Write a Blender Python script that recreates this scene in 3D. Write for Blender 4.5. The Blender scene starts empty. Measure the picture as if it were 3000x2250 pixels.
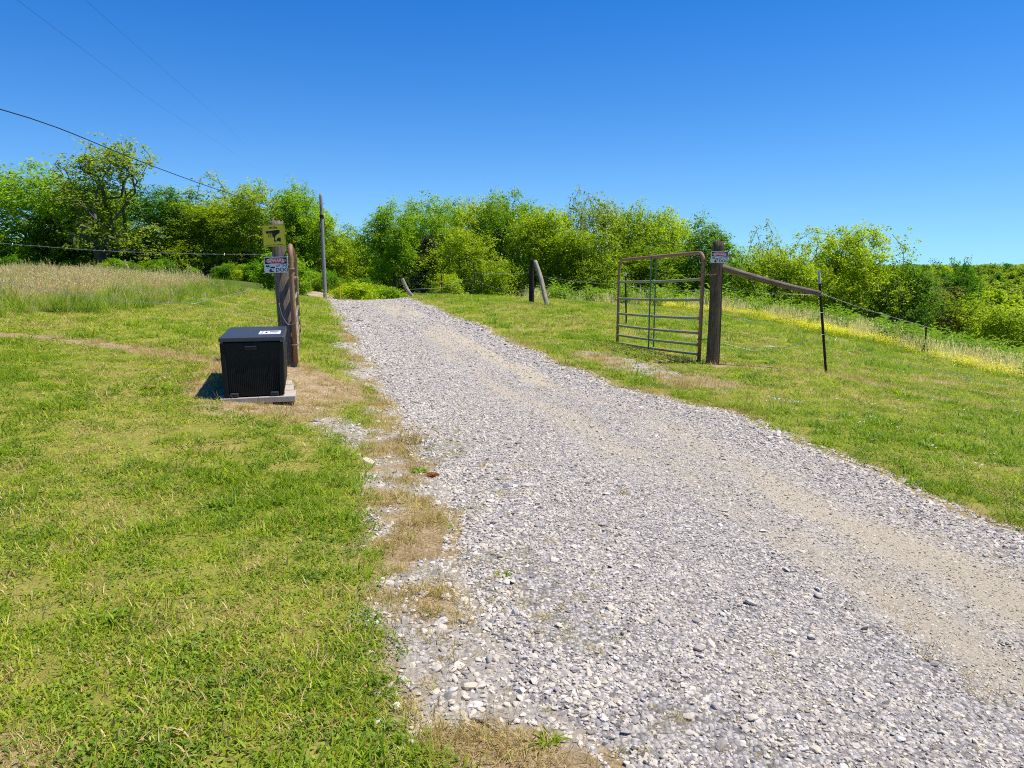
import bpy, bmesh, math, random
import numpy as np
from mathutils import Vector, Matrix, Euler
rng = np.random.default_rng(7)
random.seed(7)
R = math.radians
SC = bpy.context.scene
COL = SC.collection

# ------------------------------------------------------------------ camera, sky, sun, exposure
CAMZ = 1.4
cam_d = bpy.data.cameras.new('camera'); cam = bpy.data.objects.new('camera', cam_d); COL.objects.link(cam)
cam.location = (0, 0, CAMZ); cam.rotation_euler = (R(90-9.3), 0, 0)
cam_d.sensor_width = 36; cam_d.lens = 710/1024*36; cam_d.clip_start = .05; cam_d.clip_end = 6000
SC.camera = cam
SUN_DIR = Vector((.415, .055, .91)).normalized()
wd = bpy.data.worlds.new('World'); SC.world = wd; wd.use_nodes = True
wn = wd.node_tree; wn.nodes.clear()
sky = wn.nodes.new('ShaderNodeTexSky'); sky.sky_type = 'NISHITA'; sky.sun_disc = False
sky.sun_elevation = math.asin(SUN_DIR.z); sky.sun_rotation = math.atan2(SUN_DIR.x, SUN_DIR.y)
sky.altitude = 2000; sky.air_density = 1.0; sky.dust_density = 0.0; sky.ozone_density = 1.5
hsv = wn.nodes.new('ShaderNodeHueSaturation'); hsv.inputs['Saturation'].default_value = 1.46; hsv.inputs['Value'].default_value = 1.17; hsv.inputs['Hue'].default_value = .514
bg = wn.nodes.new('ShaderNodeBackground'); bg.inputs['Strength'].default_value = .12
wo = wn.nodes.new('ShaderNodeOutputWorld')
# soft shoulder: c / sqrt(1 + (c/K)^2), keeps the air near the horizon from burning out
def vm(op, a, b=None):
    x = wn.nodes.new('ShaderNodeVectorMath'); x.operation = op
    for i, v in ((0, a), (1, b)):
        if v is None: continue
        if isinstance(v, bpy.types.NodeSocket): wn.links.new(v, x.inputs[i])
        else: x.inputs[i].default_value = v
    return x.outputs[0]
SKY_K = (3.4, 6.0, 9.0)
q = vm('DIVIDE', sky.outputs[0], SKY_K); q = vm('ADD', vm('MULTIPLY', q, q), (1, 1, 1)); q = vm('POWER', q, (.5, .5, .5)); q = vm('DIVIDE', sky.outputs[0], q)
wn.links.new(q, hsv.inputs['Color']); wn.links.new(hsv.outputs[0], bg.inputs[0]); wn.links.new(bg.outputs[0], wo.inputs[0])
sl = bpy.data.lights.new('sun', 'SUN'); sl.energy = 4.8; sl.angle = R(.53); sl.color = (1, .94, .84)
so = bpy.data.objects.new('sun', sl); COL.objects.link(so); so.location = (20, 2, 40)
so.rotation_euler = SUN_DIR.to_track_quat('Z', 'Y').to_euler()
SC.view_settings.view_transform = 'Standard'; SC.view_settings.look = 'None'
SC.view_settings.exposure = 0.42; SC.view_settings.gamma = 1.0; SC.view_settings.use_curve_mapping = False
SC.cycles.pixel_filter_type = 'BLACKMAN_HARRIS'; SC.cycles.filter_width = 1.05; SC.cycles.use_denoising = False
SC.cycles.max_bounces = 12; SC.cycles.diffuse_bounces = 6; SC.cycles.transmission_bounces = 10

# ---- terrain: thin-plate surface through surveyed spot heights (x, y, z) ----
SPOTS = np.array([
 (0,-6,-.05),(-4,-4,.2),(5,-4,-.15),(0,0,0),(1.5,3,0),(-1.4,1.7,.04),(-.6,3.5,.01),(-3,3.5,.16),(2.9,3.6,0),(4.2,5,-.05),
 (.8,5.5,.02),(-2.2,5.9,.19),(-2.5,7.7,.335),(-3.3,7.8,.38),(-5.7,7.8,.62),(-6.5,9.2,.72),(-9,7,.85),(-5.5,4.5,.42),(-1.3,7.4,.06),(1.9,7,.03),
 (-.5,9,.08),(-2.3,11,.17),(.6,11,.1),(2.86,9.9,.06),(4.28,9.6,-.03),(6,8.5,-.2),(8,10,-.42),(2.0,13.2,.04),(2.6,16,.13),(-1.2,15,.2),(-4,14.5,.42),(-5.8,12,.68),
 (-6.3,17,.74),(-10,14,.92),(-16,20,1.05),(-5.9,18,.6),(-6.9,22,.54),(-4.3,18,.3),(-3.0,14.8,.2),(-2.6,19,.27),(-3.2,21,.28),(-5.6,22.5,.3),(-4.6,25,.2),(-6.6,25.3,.28),(-5.3,28,.05),(-6,32,-.3),(-7.5,40,-1.2),
 (-3.4,26,.37),(.6,22,.32),(1.1,21,.3),(5,22,0),(6.2,27.8,-.2),(3,27,.08),(8.5,26.5,-.28),(8.25,22,-.22),(8.7,17.8,-.38),(9.8,15.2,-.7),(14,20,-1.5),(12,30,-1.6),
 (0,30,.0),(0,38,-.8),(6,36,-1.1),(5,46,-2),(20,30,-3.2),(18,45,-4),(12,12,-1.2),(20,12,-2.8),(35,30,-6),(32,50,-7),(30,70,-8),(10,70,-4.5),
 (-14,30,.9),(-22,38,.85),(-32,40,.9),(-14,42,.3),(-18,56,0),(-40,60,0),(-10,70,-3),(-30,20,1.1),(-25,5,1.2),(25,0,-3)], float)
def _tps(r2):
    return np.where(r2 > 1e-9, r2*np.log(np.maximum(r2, 1e-12)), 0.0)
def _fit():
    P = SPOTS[:, :2]; n = len(P)
    A = np.zeros((n+3, n+3))
    A[:n, :n] = _tps(((P[:, None]-P[None])**2).sum(-1)) + np.eye(n)*0.12
    A[:n, n] = A[n, :n] = 1; A[:n, n+1:] = P; A[n+1:, :n] = P.T
    return np.linalg.solve(A, np.r_[SPOTS[:, 2], 0, 0, 0])
_W = _fit()
def hash2(ix, iy, seed):
    h = (ix.astype(np.int64)*374761393 + iy.astype(np.int64)*668265263 + seed*1442695041) & 0xffffffff
    h = ((h ^ (h >> 13))*1274126177) & 0xffffffff
    return ((h ^ (h >> 16)) & 0xffff)/65535.0
def vnoise(x, y, seed=0):
    x = np.asarray(x, float); y = np.asarray(y, float)
    ix = np.floor(x); iy = np.floor(y); fx = x-ix; fy = y-iy
    fx = fx*fx*(3-2*fx); fy = fy*fy*(3-2*fy)
    a = hash2(ix, iy, seed); b = hash2(ix+1, iy, seed); c = hash2(ix, iy+1, seed); d = hash2(ix+1, iy+1, seed)
    return (a*(1-fx)+b*fx)*(1-fy)+(c*(1-fx)+d*fx)*fy
def fbm(x, y, seed=0, oct=4):
    s = 0; a = .5; n = 0
    for k in range(oct):
        s = s+a*vnoise(x, y, seed+k*17); n += a; a *= .5; x = np.asarray(x)*2.03+5.1; y = np.asarray(y)*2.03-3.7
    return s/n
def sstep(a, b, v):
    t = np.clip((v-a)/(b-a), 0, 1); return t*t*(3-2*t)
def terrain(x, y):
    x = np.asarray(x, float); y = np.asarray(y, float); sh = x.shape
    x = x.ravel(); y = y.ravel(); out = np.empty(len(x))
    for i in range(0, len(x), 40000):
        xs = x[i:i+40000]; ys = y[i:i+40000]
        r = np.hypot(xs, ys-10)
        k = np.minimum(1, 85/np.maximum(r, 1e-6))
        xc = xs*k; yc = 10+(ys-10)*k
        z = _tps((xc[:, None]-SPOTS[:, 0])**2+(yc[:, None]-SPOTS[:, 1])**2) @ _W[:-3] + _W[-3]+_W[-2]*xc+_W[-1]*yc
        z = np.clip(z, -12, 1.6)
        far = sstep(50, 160, r)
        ang = np.arctan2(xs, ys)
        base = -16 + 7.6*sstep(200, 520, r)*(.8+.35*vnoise(ang*9, r/220., 5)) + 5*sstep(520, 1800, r)
        z = z*(1-far)+base*far
        z = z + (fbm(xs/1.7, ys/1.7, 11, 3)-.5)*.05*sstep(1, 4, r)*(1-far)
        out[i:i+40000] = z
    return out.reshape(sh)
# ---- end terrain ----
# ------------------------------------------------------------------ helpers
def tag(o, label=None, cat=None, group=None, kind=None):
    if label: o['label'] = label
    if cat: o['category'] = cat
    if group: o['group'] = group
    if kind: o['kind'] = kind
    return o
def empty(name, loc, label, cat, rot=(0, 0, 0), group=None):
    o = bpy.data.objects.new(name, None); COL.objects.link(o); o.location = loc; o.rotation_euler = rot
    o.empty_display_size = .1
    return tag(o, label, cat, group)
class MB:
    def __init__(s): s.v = []; s.f = []; s.mi = []; s.n = 0; s.tint = []
    def add(s, V, F, mi=0, tint=None):
        V = np.asarray(V, float).reshape(-1, 3); s.v.append(V)
        s.f += [tuple(int(i)+s.n for i in f) for f in F]; s.mi += [mi]*len(F)
        s.tint.append(np.full(len(V), .5) if tint is None else np.broadcast_to(np.asarray(tint, float), (len(V),)))
        s.n += len(V); return s
    def box(s, c, d, mi=0, rot=None):
        x, y, z = np.array(d)/2.0
        V = np.array([(-x,-y,-z),(x,-y,-z),(x,y,-z),(-x,y,-z),(-x,-y,z),(x,-y,z),(x,y,z),(-x,y,z)])
        if rot is not None: V = V @ np.array(Euler(rot).to_matrix()).T
        return s.add(V+np.array(c), [(0,3,2,1),(4,5,6,7),(0,1,5,4),(1,2,6,5),(2,3,7,6),(3,0,4,7)], mi)
    def tube(s, P, r, sides=8, mi=0, cap=True, tint=None):
        P = np.asarray(P, float); n = len(P); r = np.broadcast_to(np.asarray(r, float), (n,))
        T = np.gradient(P, axis=0); T /= np.linalg.norm(T, axis=1)[:, None]+1e-12
        up = np.array([0, 0, 1.0]) if abs(T[0, 2]) < .9 else np.array([1.0, 0, 0])
        V = []; a = np.linspace(0, 2*np.pi, sides, endpoint=False)
        for i in range(n):
            u = np.cross(T[i], up); u /= np.linalg.norm(u)+1e-12; w = np.cross(u, T[i]); up = w
            V.append(P[i]+r[i]*(np.cos(a)[:, None]*u+np.sin(a)[:, None]*w))
        F = [(i*sides+j, i*sides+(j+1) % sides, (i+1)*sides+(j+1) % sides, (i+1)*sides+j) for i in range(n-1) for j in range(sides)]
        if cap: F += [tuple(range(sides))[::-1], tuple((n-1)*sides+j for j in range(sides))]
        return s.add(np.concatenate(V), F, mi, tint)
    def poly(s, pts2, y, mi=0):
        return s.add([(p[0], y, p[1]) for p in pts2], [tuple(range(len(pts2)))], mi)
    def mesh(s, name, mats, smooth=False, tint=False):
        me = bpy.data.meshes.new(name); me.from_pydata(np.concatenate(s.v).tolist() if s.v else [], [], s.f)
        for m in (mats if isinstance(mats, (list, tuple)) else [mats]): me.materials.append(m)
        if any(s.mi): me.polygons.foreach_set('material_index', s.mi)
        if smooth: me.polygons.foreach_set('use_smooth', [True]*len(me.polygons))
        if tint:
            a = me.attributes.new('tint', 'FLOAT', 'POINT'); a.data.foreach_set('value', np.concatenate(s.tint).astype(np.float32))
        me.update(); return me
    def obj(s, name, mats, parent=None, smooth=False, tint=False):
        return link(name, s.mesh(name, mats, smooth, tint), parent)
def link(name, me, parent=None, loc=None, rot=None):
    o = bpy.data.objects.new(name, me); COL.objects.link(o)
    if parent: o.parent = parent
    if loc is not None: o.location = loc
    if rot is not None: o.rotation_euler = rot
    return o
def bevel(o, w=.004, seg=2):
    m = o.modifiers.new('bevel', 'BEVEL'); m.width = w; m.segments = seg; m.limit_method = 'ANGLE'; return o
def copy_tree(o, parent=None):
    c = o.copy(); COL.objects.link(c)
    if parent: c.parent = parent
    for ch in o.children: copy_tree(ch, c)
    return c
def fast_mesh(name, V, F, mats, attrs=None, smooth=False, mi=None):
    """V (n,3), F (m,k) numpy arrays of equal sized faces"""
    me = bpy.data.meshes.new(name); V = np.asarray(V, np.float32); F = np.asarray(F, np.int32)
    me.vertices.add(len(V)); me.vertices.foreach_set('co', V.ravel())
    me.loops.add(F.size); me.loops.foreach_set('vertex_index', F.ravel())
    me.polygons.add(len(F)); me.polygons.foreach_set('loop_start', np.arange(0, F.size, F.shape[1], dtype=np.int32))
    try: me.polygons.foreach_set('loop_total', np.full(len(F), F.shape[1], np.int32))
    except Exception: pass
    for m in (mats if isinstance(mats, (list, tuple)) else [mats]): me.materials.append(m)
    for k, a in (attrs or {}).items():
        a = np.asarray(a, np.float32)
        if a.ndim == 1:
            t = me.attributes.new(k, 'FLOAT', 'POINT'); t.data.foreach_set('value', a)
        else:
            t = me.attributes.new(k, 'FLOAT_COLOR', 'POINT'); t.data.foreach_set('color', np.c_[a, np.ones(len(a))].astype(np.float32).ravel())
    if smooth: me.polygons.foreach_set('use_smooth', np.ones(len(F), bool))
    if mi is not None: me.polygons.foreach_set('material_index', np.asarray(mi, np.int32))
    me.update(calc_edges=True); me.validate(); return me
# ---- node helpers
class NT:
    def __init__(s, name):
        s.m = bpy.data.materials.new(name); s.m.use_nodes = True; s.t = s.m.node_tree; s.t.nodes.clear()
        s.out = s.n('OutputMaterial')
    def n(s, t, **k):
        x = s.t.nodes.new('ShaderNode'+t)
        for a, b in k.items(): setattr(x, a, b)
        return x
    def put(s, sock, v):
        if isinstance(v, bpy.types.NodeSocket): s.t.links.new(v, sock)
        elif isinstance(v, (tuple, list)) and len(v) == 3 and sock.type == 'RGBA': sock.default_value = (*v, 1)
        else: sock.default_value = v
    def mix(s, f, a, b, mode='MIX'):
        x = s.n('Mix', data_type='RGBA', blend_type=mode); s.put(x.inputs[0], f); s.put(x.inputs[6], a); s.put(x.inputs[7], b); return x.outputs[2]
    def math(s, op, a, b=0.0, c=None):
        x = s.n('Math', operation=op); s.put(x.inputs[0], a); s.put(x.inputs[1], b)
        if c is not None: s.put(x.inputs[2], c)
        return x.outputs[0]
    def coord(s, kind='Object', scale=(1, 1, 1)):
        c = s.n('TexCoord'); mp = s.n('Mapping'); s.put(mp.inputs['Vector'], c.outputs[kind]); mp.inputs['Scale'].default_value = scale; return mp.outputs[0]
    def noise(s, vec, scale, detail=4, rough=.55, dist=0.0):
        x = s.n('TexNoise'); s.put(x.inputs['Vector'], vec); x.inputs['Scale'].default_value = scale; x.inputs['Detail'].default_value = detail
        x.inputs['Roughness'].default_value = rough; x.inputs['Distortion'].default_value = dist; return x.outputs[0]
    def vor(s, vec, scale, feat='F1', out=0):
        x = s.n('TexVoronoi', feature=feat); s.put(x.inputs['Vector'], vec); x.inputs['Scale'].default_value = scale; return x.outputs[out]
    def ramp(s, f, stops):
        x = s.n('ValToRGB'); s.put(x.inputs[0], f); e = x.color_ramp.elements
        while len(e) < len(stops): e.new(.5)
        for i, (p, c) in enumerate(stops):
            e[i].position = p; e[i].color = (*c, 1) if isinstance(c, tuple) else (c, c, c, 1)
        return x.outputs[0]
    def attr(s, name, t='GEOMETRY'):
        x = s.n('Attribute', attribute_name=name, attribute_type=t); return x
    def rand(s): return s.n('ObjectInfo').outputs['Random']
    def bump(s, h, strength=.5, dist=.01):
        x = s.n('Bump'); s.put(x.inputs['Height'], h); x.inputs['Strength'].default_value = strength; x.inputs['Distance'].default_value = dist; return x.outputs[0]
    def bsdf(s, col, rough=.8, spec=.3, metal=0.0, normal=None, trans=None, tcol=None):
        p = s.n('BsdfPrincipled'); s.put(p.inputs['Base Color'], col); s.put(p.inputs['Roughness'], rough)
        s.put(p.inputs['Specular IOR Level'], spec); s.put(p.inputs['Metallic'], metal)
        if normal is not None: s.put(p.inputs['Normal'], normal)
        o = p.outputs[0]
        if trans:
            t = s.n('BsdfTranslucent'); s.put(t.inputs[0], tcol if tcol is not None else col); m = s.n('MixShader'); s.put(m.inputs[0], trans)
            s.t.links.new(o, m.inputs[1]); s.t.links.new(t.outputs[0], m.inputs[2]); o = m.outputs[0]
        s.t.links.new(o, s.out.inputs[0]); return s.m
def plain(name, col, rough=.6, spec=.4, metal=0.0, var=.12, scale=30, bump=.15):
    t = NT(name); v = t.coord(); n = t.noise(v, scale, 5)
    c = t.mix(t.ramp(n, [(.3, 0.0), (.7, 1.0)]), tuple(x*(1-var) for x in col), tuple(min(1, x*(1+var)) for x in col))
    return t.bsdf(c, rough, spec, metal, t.bump(n, bump, .004))
# ---- scatter: many instances of prototype meshes on a cloud of points, one object of kind stuff
def protos(name, meshes):
    c = bpy.data.collections.new(name)
    for i, me in enumerate(meshes): c.objects.link(bpy.data.objects.new('%s_%02d' % (name, i), me))
    return c
def scatter(name, P, rot, scale, idx, coll, label, cat, mat, kind='stuff'):
    n = len(P); me = bpy.data.meshes.new(name); me.vertices.add(n); me.vertices.foreach_set('co', np.asarray(P, np.float32).ravel())
    a = me.attributes.new('rot', 'FLOAT_VECTOR', 'POINT'); a.data.foreach_set('vector', np.asarray(rot, np.float32).ravel())
    sc = np.asarray(scale, np.float32); sc = np.repeat(sc[:, None], 3, 1) if sc.ndim == 1 else sc
    a = me.attributes.new('scl', 'FLOAT_VECTOR', 'POINT'); a.data.foreach_set('vector', sc.ravel())
    a = me.attributes.new('idx', 'INT', 'POINT'); a.data.foreach_set('value', np.asarray(idx, np.int32))
    me.materials.append(mat); me.update()
    o = link(name, me)
    g = bpy.data.node_groups.new(name+'_nodes', 'GeometryNodeTree')
    g.interface.new_socket('Geometry', in_out='INPUT', socket_type='NodeSocketGeometry'); g.interface.new_socket('Geometry', in_out='OUTPUT', socket_type='NodeSocketGeometry')
    N = g.nodes.new; L = g.links.new
    gi = N('NodeGroupInput'); go = N('NodeGroupOutput'); ci = N('GeometryNodeCollectionInfo'); ip = N('GeometryNodeInstanceOnPoints')
    ci.inputs['Collection'].default_value = coll; ci.inputs['Separate Children'].default_value = True; ci.inputs['Reset Children'].default_value = True
    def na(nm, dt):
        x = N('GeometryNodeInputNamedAttribute'); x.data_type = dt; x.inputs['Name'].default_value = nm; return x.outputs[0]
    e = N('FunctionNodeEulerToRotation'); L(na('rot', 'FLOAT_VECTOR'), e.inputs[0])
    L(gi.outputs[0], ip.inputs['Points']); L(ci.outputs[0], ip.inputs['Instance']); ip.inputs['Pick Instance'].default_value = True
    L(na('idx', 'INT'), ip.inputs['Instance Index']); L(e.outputs[0], ip.inputs['Rotation']); L(na('scl', 'FLOAT_VECTOR'), ip.inputs['Scale'])
    L(ip.outputs[0], go.inputs[0])
    md = o.modifiers.new('scatter', 'NODES'); md.node_group = g
    return tag(o, label, cat, kind=kind)
def spin(n, tilt=.15):
    return np.c_[rng.normal(0, tilt, n), rng.normal(0, tilt, n), rng.uniform(0, 2*np.pi, n)]

# ------------------------------------------------------------------ materials
def foliage_mat(name, dark, mid, light, trans=.62, rough=.5):
    t = NT(name); a = t.attr('tint').outputs['Fac']; r = t.rand()
    f = t.math('ADD', t.math('MULTIPLY', a, .75), t.math('MULTIPLY', t.math('SUBTRACT', r, .3), .5))
    c = t.ramp(f, [(.05, dark), (.5, mid), (.95, light)])
    return t.bsdf(c, rough, .25, 0.0, None, trans, t.mix(1.0, c, (1.15, 1.3, .6), 'MULTIPLY'))
M = {}
M['grass'] = foliage_mat('lawn_blade', (.15, .25, .010), (.34, .43, .014), (.60, .62, .06), .42)
M['lush'] = foliage_mat('lush_blade', (.11, .21, .010), (.25, .36, .014), (.44, .50, .04), .42)
M['straw'] = foliage_mat('dry_blade', (.28, .19, .06), (.54, .41, .15), (.76, .63, .30), .3, .7)
M['tall'] = foliage_mat('tall_blade', (.17, .27, .025), (.38, .46, .06), (.62, .60, .18), .45)
M['head'] = foliage_mat('seed_head', (.66, .42, .30), (.84, .60, .46), (.92, .78, .62), .6, .8)
M['pale'] = foliage_mat('pale_straw', (.62, .48, .28), (.80, .66, .44), (.90, .80, .60), .6, .8)
M['weed'] = foliage_mat('weed_leaf', (.09, .19, .012), (.20, .33, .018), (.36, .46, .035), .42)
M['clover'] = foliage_mat('clover_leaf', (.08, .155, .012), (.17, .28, .018), (.32, .41, .035), .35)
M['redweed'] = foliage_mat('red_weed_leaf', (.16, .05, .025), (.26, .08, .04), (.34, .16, .06), .3)
M['yflower'] = foliage_mat('yellow_petal', (.80, .68, .01), (.90, .82, .015), (.95, .90, .05), .35)
M['wflower'] = foliage_mat('white_petal', (.55, .52, .48), (.72, .70, .66), (.85, .85, .82), .25)
M['leafA'] = foliage_mat('maple_leaf', (.11, .21, .008), (.25, .40, .012), (.42, .55, .025))
M['leafB'] = foliage_mat('oak_leaf', (.12, .20, .010), (.30, .40, .016), (.48, .55, .04))
M['leafD'] = foliage_mat('dark_leaf', (.06, .16, .008), (.13, .29, .010), (.24, .41, .016))
M['leafY'] = foliage_mat('spring_leaf', (.18, .26, .008), (.38, .47, .012), (.57, .61, .03))
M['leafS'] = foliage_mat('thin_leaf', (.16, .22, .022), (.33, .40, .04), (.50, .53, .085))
M['leafO'] = foliage_mat('bronze_leaf', (.15, .15, .025), (.29, .27, .05), (.42, .38, .08))
M['needle'] = foliage_mat('cedar_needle', (.016, .024, .010), (.030, .042, .016), (.055, .065, .026), .1)
def bark(name, a, b, s=(6, 6, 1.4)):
    t = NT(name); v = t.coord('Object', s); n = t.noise(v, 3, 6, .65, .4)
    return t.bsdf(t.mix(t.ramp(n, [(.3, 0.0), (.7, 1.0)]), a, b), .9, .1, 0, t.bump(n, .8, .03))
M['bark'] = bark('grey_bark', (.055, .045, .035), (.17, .145, .115))
def wood(name, a, b, c, s=(22, 22, 1.6), crack=.75, moss=None):
    t = NT(name); v = t.coord('Object', s); n = t.noise(v, 2.2, 8, .68, .5); n2 = t.noise(t.coord('Object'), 5, 4)
    f = t.noise(t.coord('Object', (70, 70, 2.0)), 1.6, 5, .7, .8)
    col = t.mix(t.ramp(n, [(.32, 0.0), (.68, 1.0)]), a, b)
    col = t.mix(t.ramp(n2, [(.45, 0.0), (.7, crack)]), col, c)
    col = t.mix(t.ramp(f, [(.36, 1.0), (.46, 0.0)]), col, tuple(x*.28 for x in a))
    if moss: col = t.mix(t.ramp(t.noise(t.coord('Object', (3, 3, 3)), 2.5, 5), [(.55, 0.0), (.68, .65)]), col, moss)
    h = t.math('ADD', n, t.math('MULTIPLY', f, 1.2))
    return t.bsdf(col, .92, .12, 0, t.bump(h, .9, .012))
M['post_grey'] = wood('weathered_post_wood', (.115, .095, .075), (.27, .235, .195), (.17, .135, .10))
M['post_brown'] = wood('treated_post_wood', (.075, .052, .032), (.215, .155, .09), (.095, .07, .05), moss=(.17, .14, .05))
M['log'] = wood('barked_log_wood', (.16, .11, .08), (.33, .27, .22), (.10, .06, .045), (14, 14, 3))
M['pale_log'] = wood('pale_log_wood', (.26, .21, .15), (.47, .41, .32), (.30, .25, .19))
M['dark_wood'] = wood('dark_tarred_wood', (.022, .017, .014), (.055, .042, .034), (.03, .024, .02))
M['pole'] = wood('grey_pole_wood', (.22, .205, .19), (.38, .36, .335), (.28, .26, .24), (16, 16, .8))
def rusty(name, paint, paint2, rust, amount, rough=.6):
    t = NT(name); v = t.coord('Object'); n = t.noise(v, 4.2, 8, .68); n2 = t.noise(v, 30, 5)
    f = t.ramp(n, [(amount-.08, 1.0), (amount+.07, 0.0)])
    c = t.mix(t.ramp(n2, [(.3, 0.0), (.7, 1.0)]), paint, paint2)
    rc = t.mix(t.noise(v, 60, 4), rust, tuple(x*1.9 for x in rust))
    return t.bsdf(t.mix(f, c, rc), rough, .3, 0, t.bump(n2, .35, .003))
M['gate_green'] = rusty('faded_green_gate_paint', (.19, .25, .13), (.30, .34, .19), (.26, .12, .055), .42)
M['gate_rust'] = rusty('rusted_gate_tube', (.22, .20, .11), (.28, .22, .12), (.20, .095, .058), .58)
M['gate_brace'] = rusty('green_brace_paint', (.06, .17, .095), (.10, .22, .13), (.12, .05, .025), .34)
M['gate_tan'] = rusty('tan_green_gate_paint', (.23, .21, .11), (.33, .27, .15), (.19, .08, .035), .45)
M['tpost'] = rusty('brown_steel_post', (.030, .022, .018), (.05, .036, .028), (.075, .035, .02), .48, .7)
M['white_tip'] = rusty('worn_white_post_tip', (.55, .53, .50), (.66, .65, .62), (.16, .08, .055), .44, .7)
M['wire'] = plain('galvanised_wire', (.42, .42, .43), .5, .5, .5)
M['barb'] = M['wire']
M['cable'] = plain('black_cable', (.012, .014, .018), .6, .3)
M['plastic'] = None
t = NT('black_resin'); v = t.coord('Object', (55, 55, 2.2)); n = t.noise(v, 1.0, 5, .6)
M['plastic'] = t.bsdf(t.mix(n, (.007, .0068, .0066), (.016, .015, .014)), .5, .2, 0, t.bump(n, .35, .004))
M['plastic_lid'] = plain('black_resin_lid', (.034, .037, .043), .45, .5, 0, .08, 160, .12)
M['plastic_dark'] = plain('black_resin_recess', (.008, .008, .009), .45, .4)
M['label'] = plain('paper_label', (.72, .72, .74), .5, .3, 0, .03)
M['ink'] = plain('black_ink', (.015, .015, .016), .5, .3, 0, .05)
M['white_ink'] = plain('white_ink', (.80, .80, .80), .5, .3, 0, .02)
M['sign_white'] = plain('sign_white_metal', (.74, .74, .75), .45, .4, 0, .03)
M['sign_red'] = plain('sign_red_ink', (.60, .018, .030), .45, .4, 0, .04)
M['sign_yellow'] = plain('sign_yellow_metal', (.72, .60, .028), .45, .4, 0, .04)
t = NT('concrete_paver'); v = t.coord(); n = t.noise(v, 9, 6); n2 = t.noise(v, 160, 3)
M['paver'] = t.bsdf(t.mix(n, (.34, .29, .235), (.50, .44, .365)), .9, .15, 0, t.bump(n2, .5, .003))
t = NT('limestone'); r = t.rand(); v = t.coord('Object'); n = t.noise(v, 1.6, 4)
c = t.ramp(r, [(0, (.24, .22, .20)), (.10, (.33, .30, .275)), (.30, (.44, .40, .35)), (.60, (.56, .51, .44)), (.82, (.57, .50, .39)), (1, (.69, .65, .59))])
M['stone'] = t.bsdf(t.mix(t.ramp(n, [(.35, .0), (.7, .5)]), c, t.mix(1.0, c, (.8, .76, .68), 'MULTIPLY')), .9, .15)
t = NT('dusty_limestone'); r = t.rand()
c = t.ramp(r, [(0, (.24, .205, .16)), (.25, (.40, .345, .26)), (.6, (.52, .45, .335)), (1, (.64, .57, .44))]); M['stone_tan'] = t.bsdf(c, .95, .1)
# ground: soil, thatch and green sward; attributes say where the sward is worn
t = NT('pasture_ground'); v = t.coord('Object'); mk = t.n('SeparateColor'); t.put(mk.inputs[0], t.attr('mask').outputs['Color'])
nA = t.noise(v, 1.1, 6, .6); nB = t.noise(v, 9, 6, .65); nC = t.noise(v, 60, 5, .7); nD = t.noise(v, .06, 5)
thatch = t.ramp(nC, [(.3, (.16, .12, .03)), (.5, (.36, .29, .085)), (.7, (.56, .47, .17))])
green = t.ramp(nB, [(.3, (.12, .17, .012)), (.5, (.23, .28, .02)), (.72, (.36, .36, .05))])
sw = t.mix(t.ramp(t.math('ADD', t.math('MULTIPLY', nC, .6), t.math('MULTIPLY', nA, .4)), [(.42, 0.0), (.58, .85)]), thatch, green)
sw = t.mix(mk.outputs[2], sw, t.mix(t.ramp(nD, [(.35, 0.0), (.65, 1.0)]), (.035, .065, .010), (.10, .135, .02)))
dirt = t.ramp(t.math('ADD', t.math('MULTIPLY', nC, .7), t.math('MULTIPLY', nB, .3)), [(.3, (.13, .08, .04)), (.48, (.33, .23, .12)), (.64, (.56, .44, .27))])
grav = t.ramp(nC, [(.35, (.27, .235, .19)), (.55, (.46, .42, .36)), (.7, (.60, .57, .53))])
c = t.mix(mk.outputs[0], sw, dirt); c = t.mix(mk.outputs[1], c, grav)
M['ground'] = t.bsdf(c, .95, .1, 0, t.bump(t.math('ADD', nC, t.math('MULTIPLY', nB, 1.5)), .9, .02))
# gravel bed between the stones
t = NT('gravel_bed'); v = t.coord('Object'); du = t.attr('dust').outputs['Fac']
cells = t.n('TexVoronoi'); t.put(cells.inputs['Vector'], v); cells.inputs['Scale'].default_value = 62; cells.inputs['Randomness'].default_value = 1
cs = t.n('SeparateColor'); t.put(cs.inputs[0], cells.outputs['Color'])
nB = t.noise(v, 7, 6, .65); nC = t.noise(v, 90, 5, .7)
st = t.ramp(cs.outputs[0], [(0, (.19, .175, .16)), (.35, (.40, .37, .34)), (.75, (.54, .505, .465)), (1, (.64, .605, .56))])
st = t.mix(t.ramp(cells.outputs['Distance'], [(.45, 0.0), (.75, .55)]), st, (.13, .12, .105))
nE = t.noise(v, 240, 4, .75)
fin = t.ramp(t.math('ADD', t.math('MULTIPLY', nC, .5), t.math('MULTIPLY', nE, .5)), [(.34, (.27, .225, .165)), (.5, (.48, .41, .295)), (.64, (.64, .57, .44))])
f = t.math('MULTIPLY', t.ramp(t.math('ADD', t.math('MULTIPLY', du, .8), t.math('MULTIPLY', nC, .55)), [(.36, 0.0), (.85, 1.0)]), .92)
h = t.math('ADD', t.math('MULTIPLY', nE, .5), t.math('ADD', t.math('MULTIPLY', t.math('SUBTRACT', 1.0, cells.outputs['Distance']), t.math('SUBTRACT', 1.0, t.math('MULTIPLY', f, .7))), t.math('MULTIPLY', nC, .5)))
M['gravel'] = t.bsdf(t.mix(f, st, fin), .95, .1, 0, t.bump(h, 1.0, .012))

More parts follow.
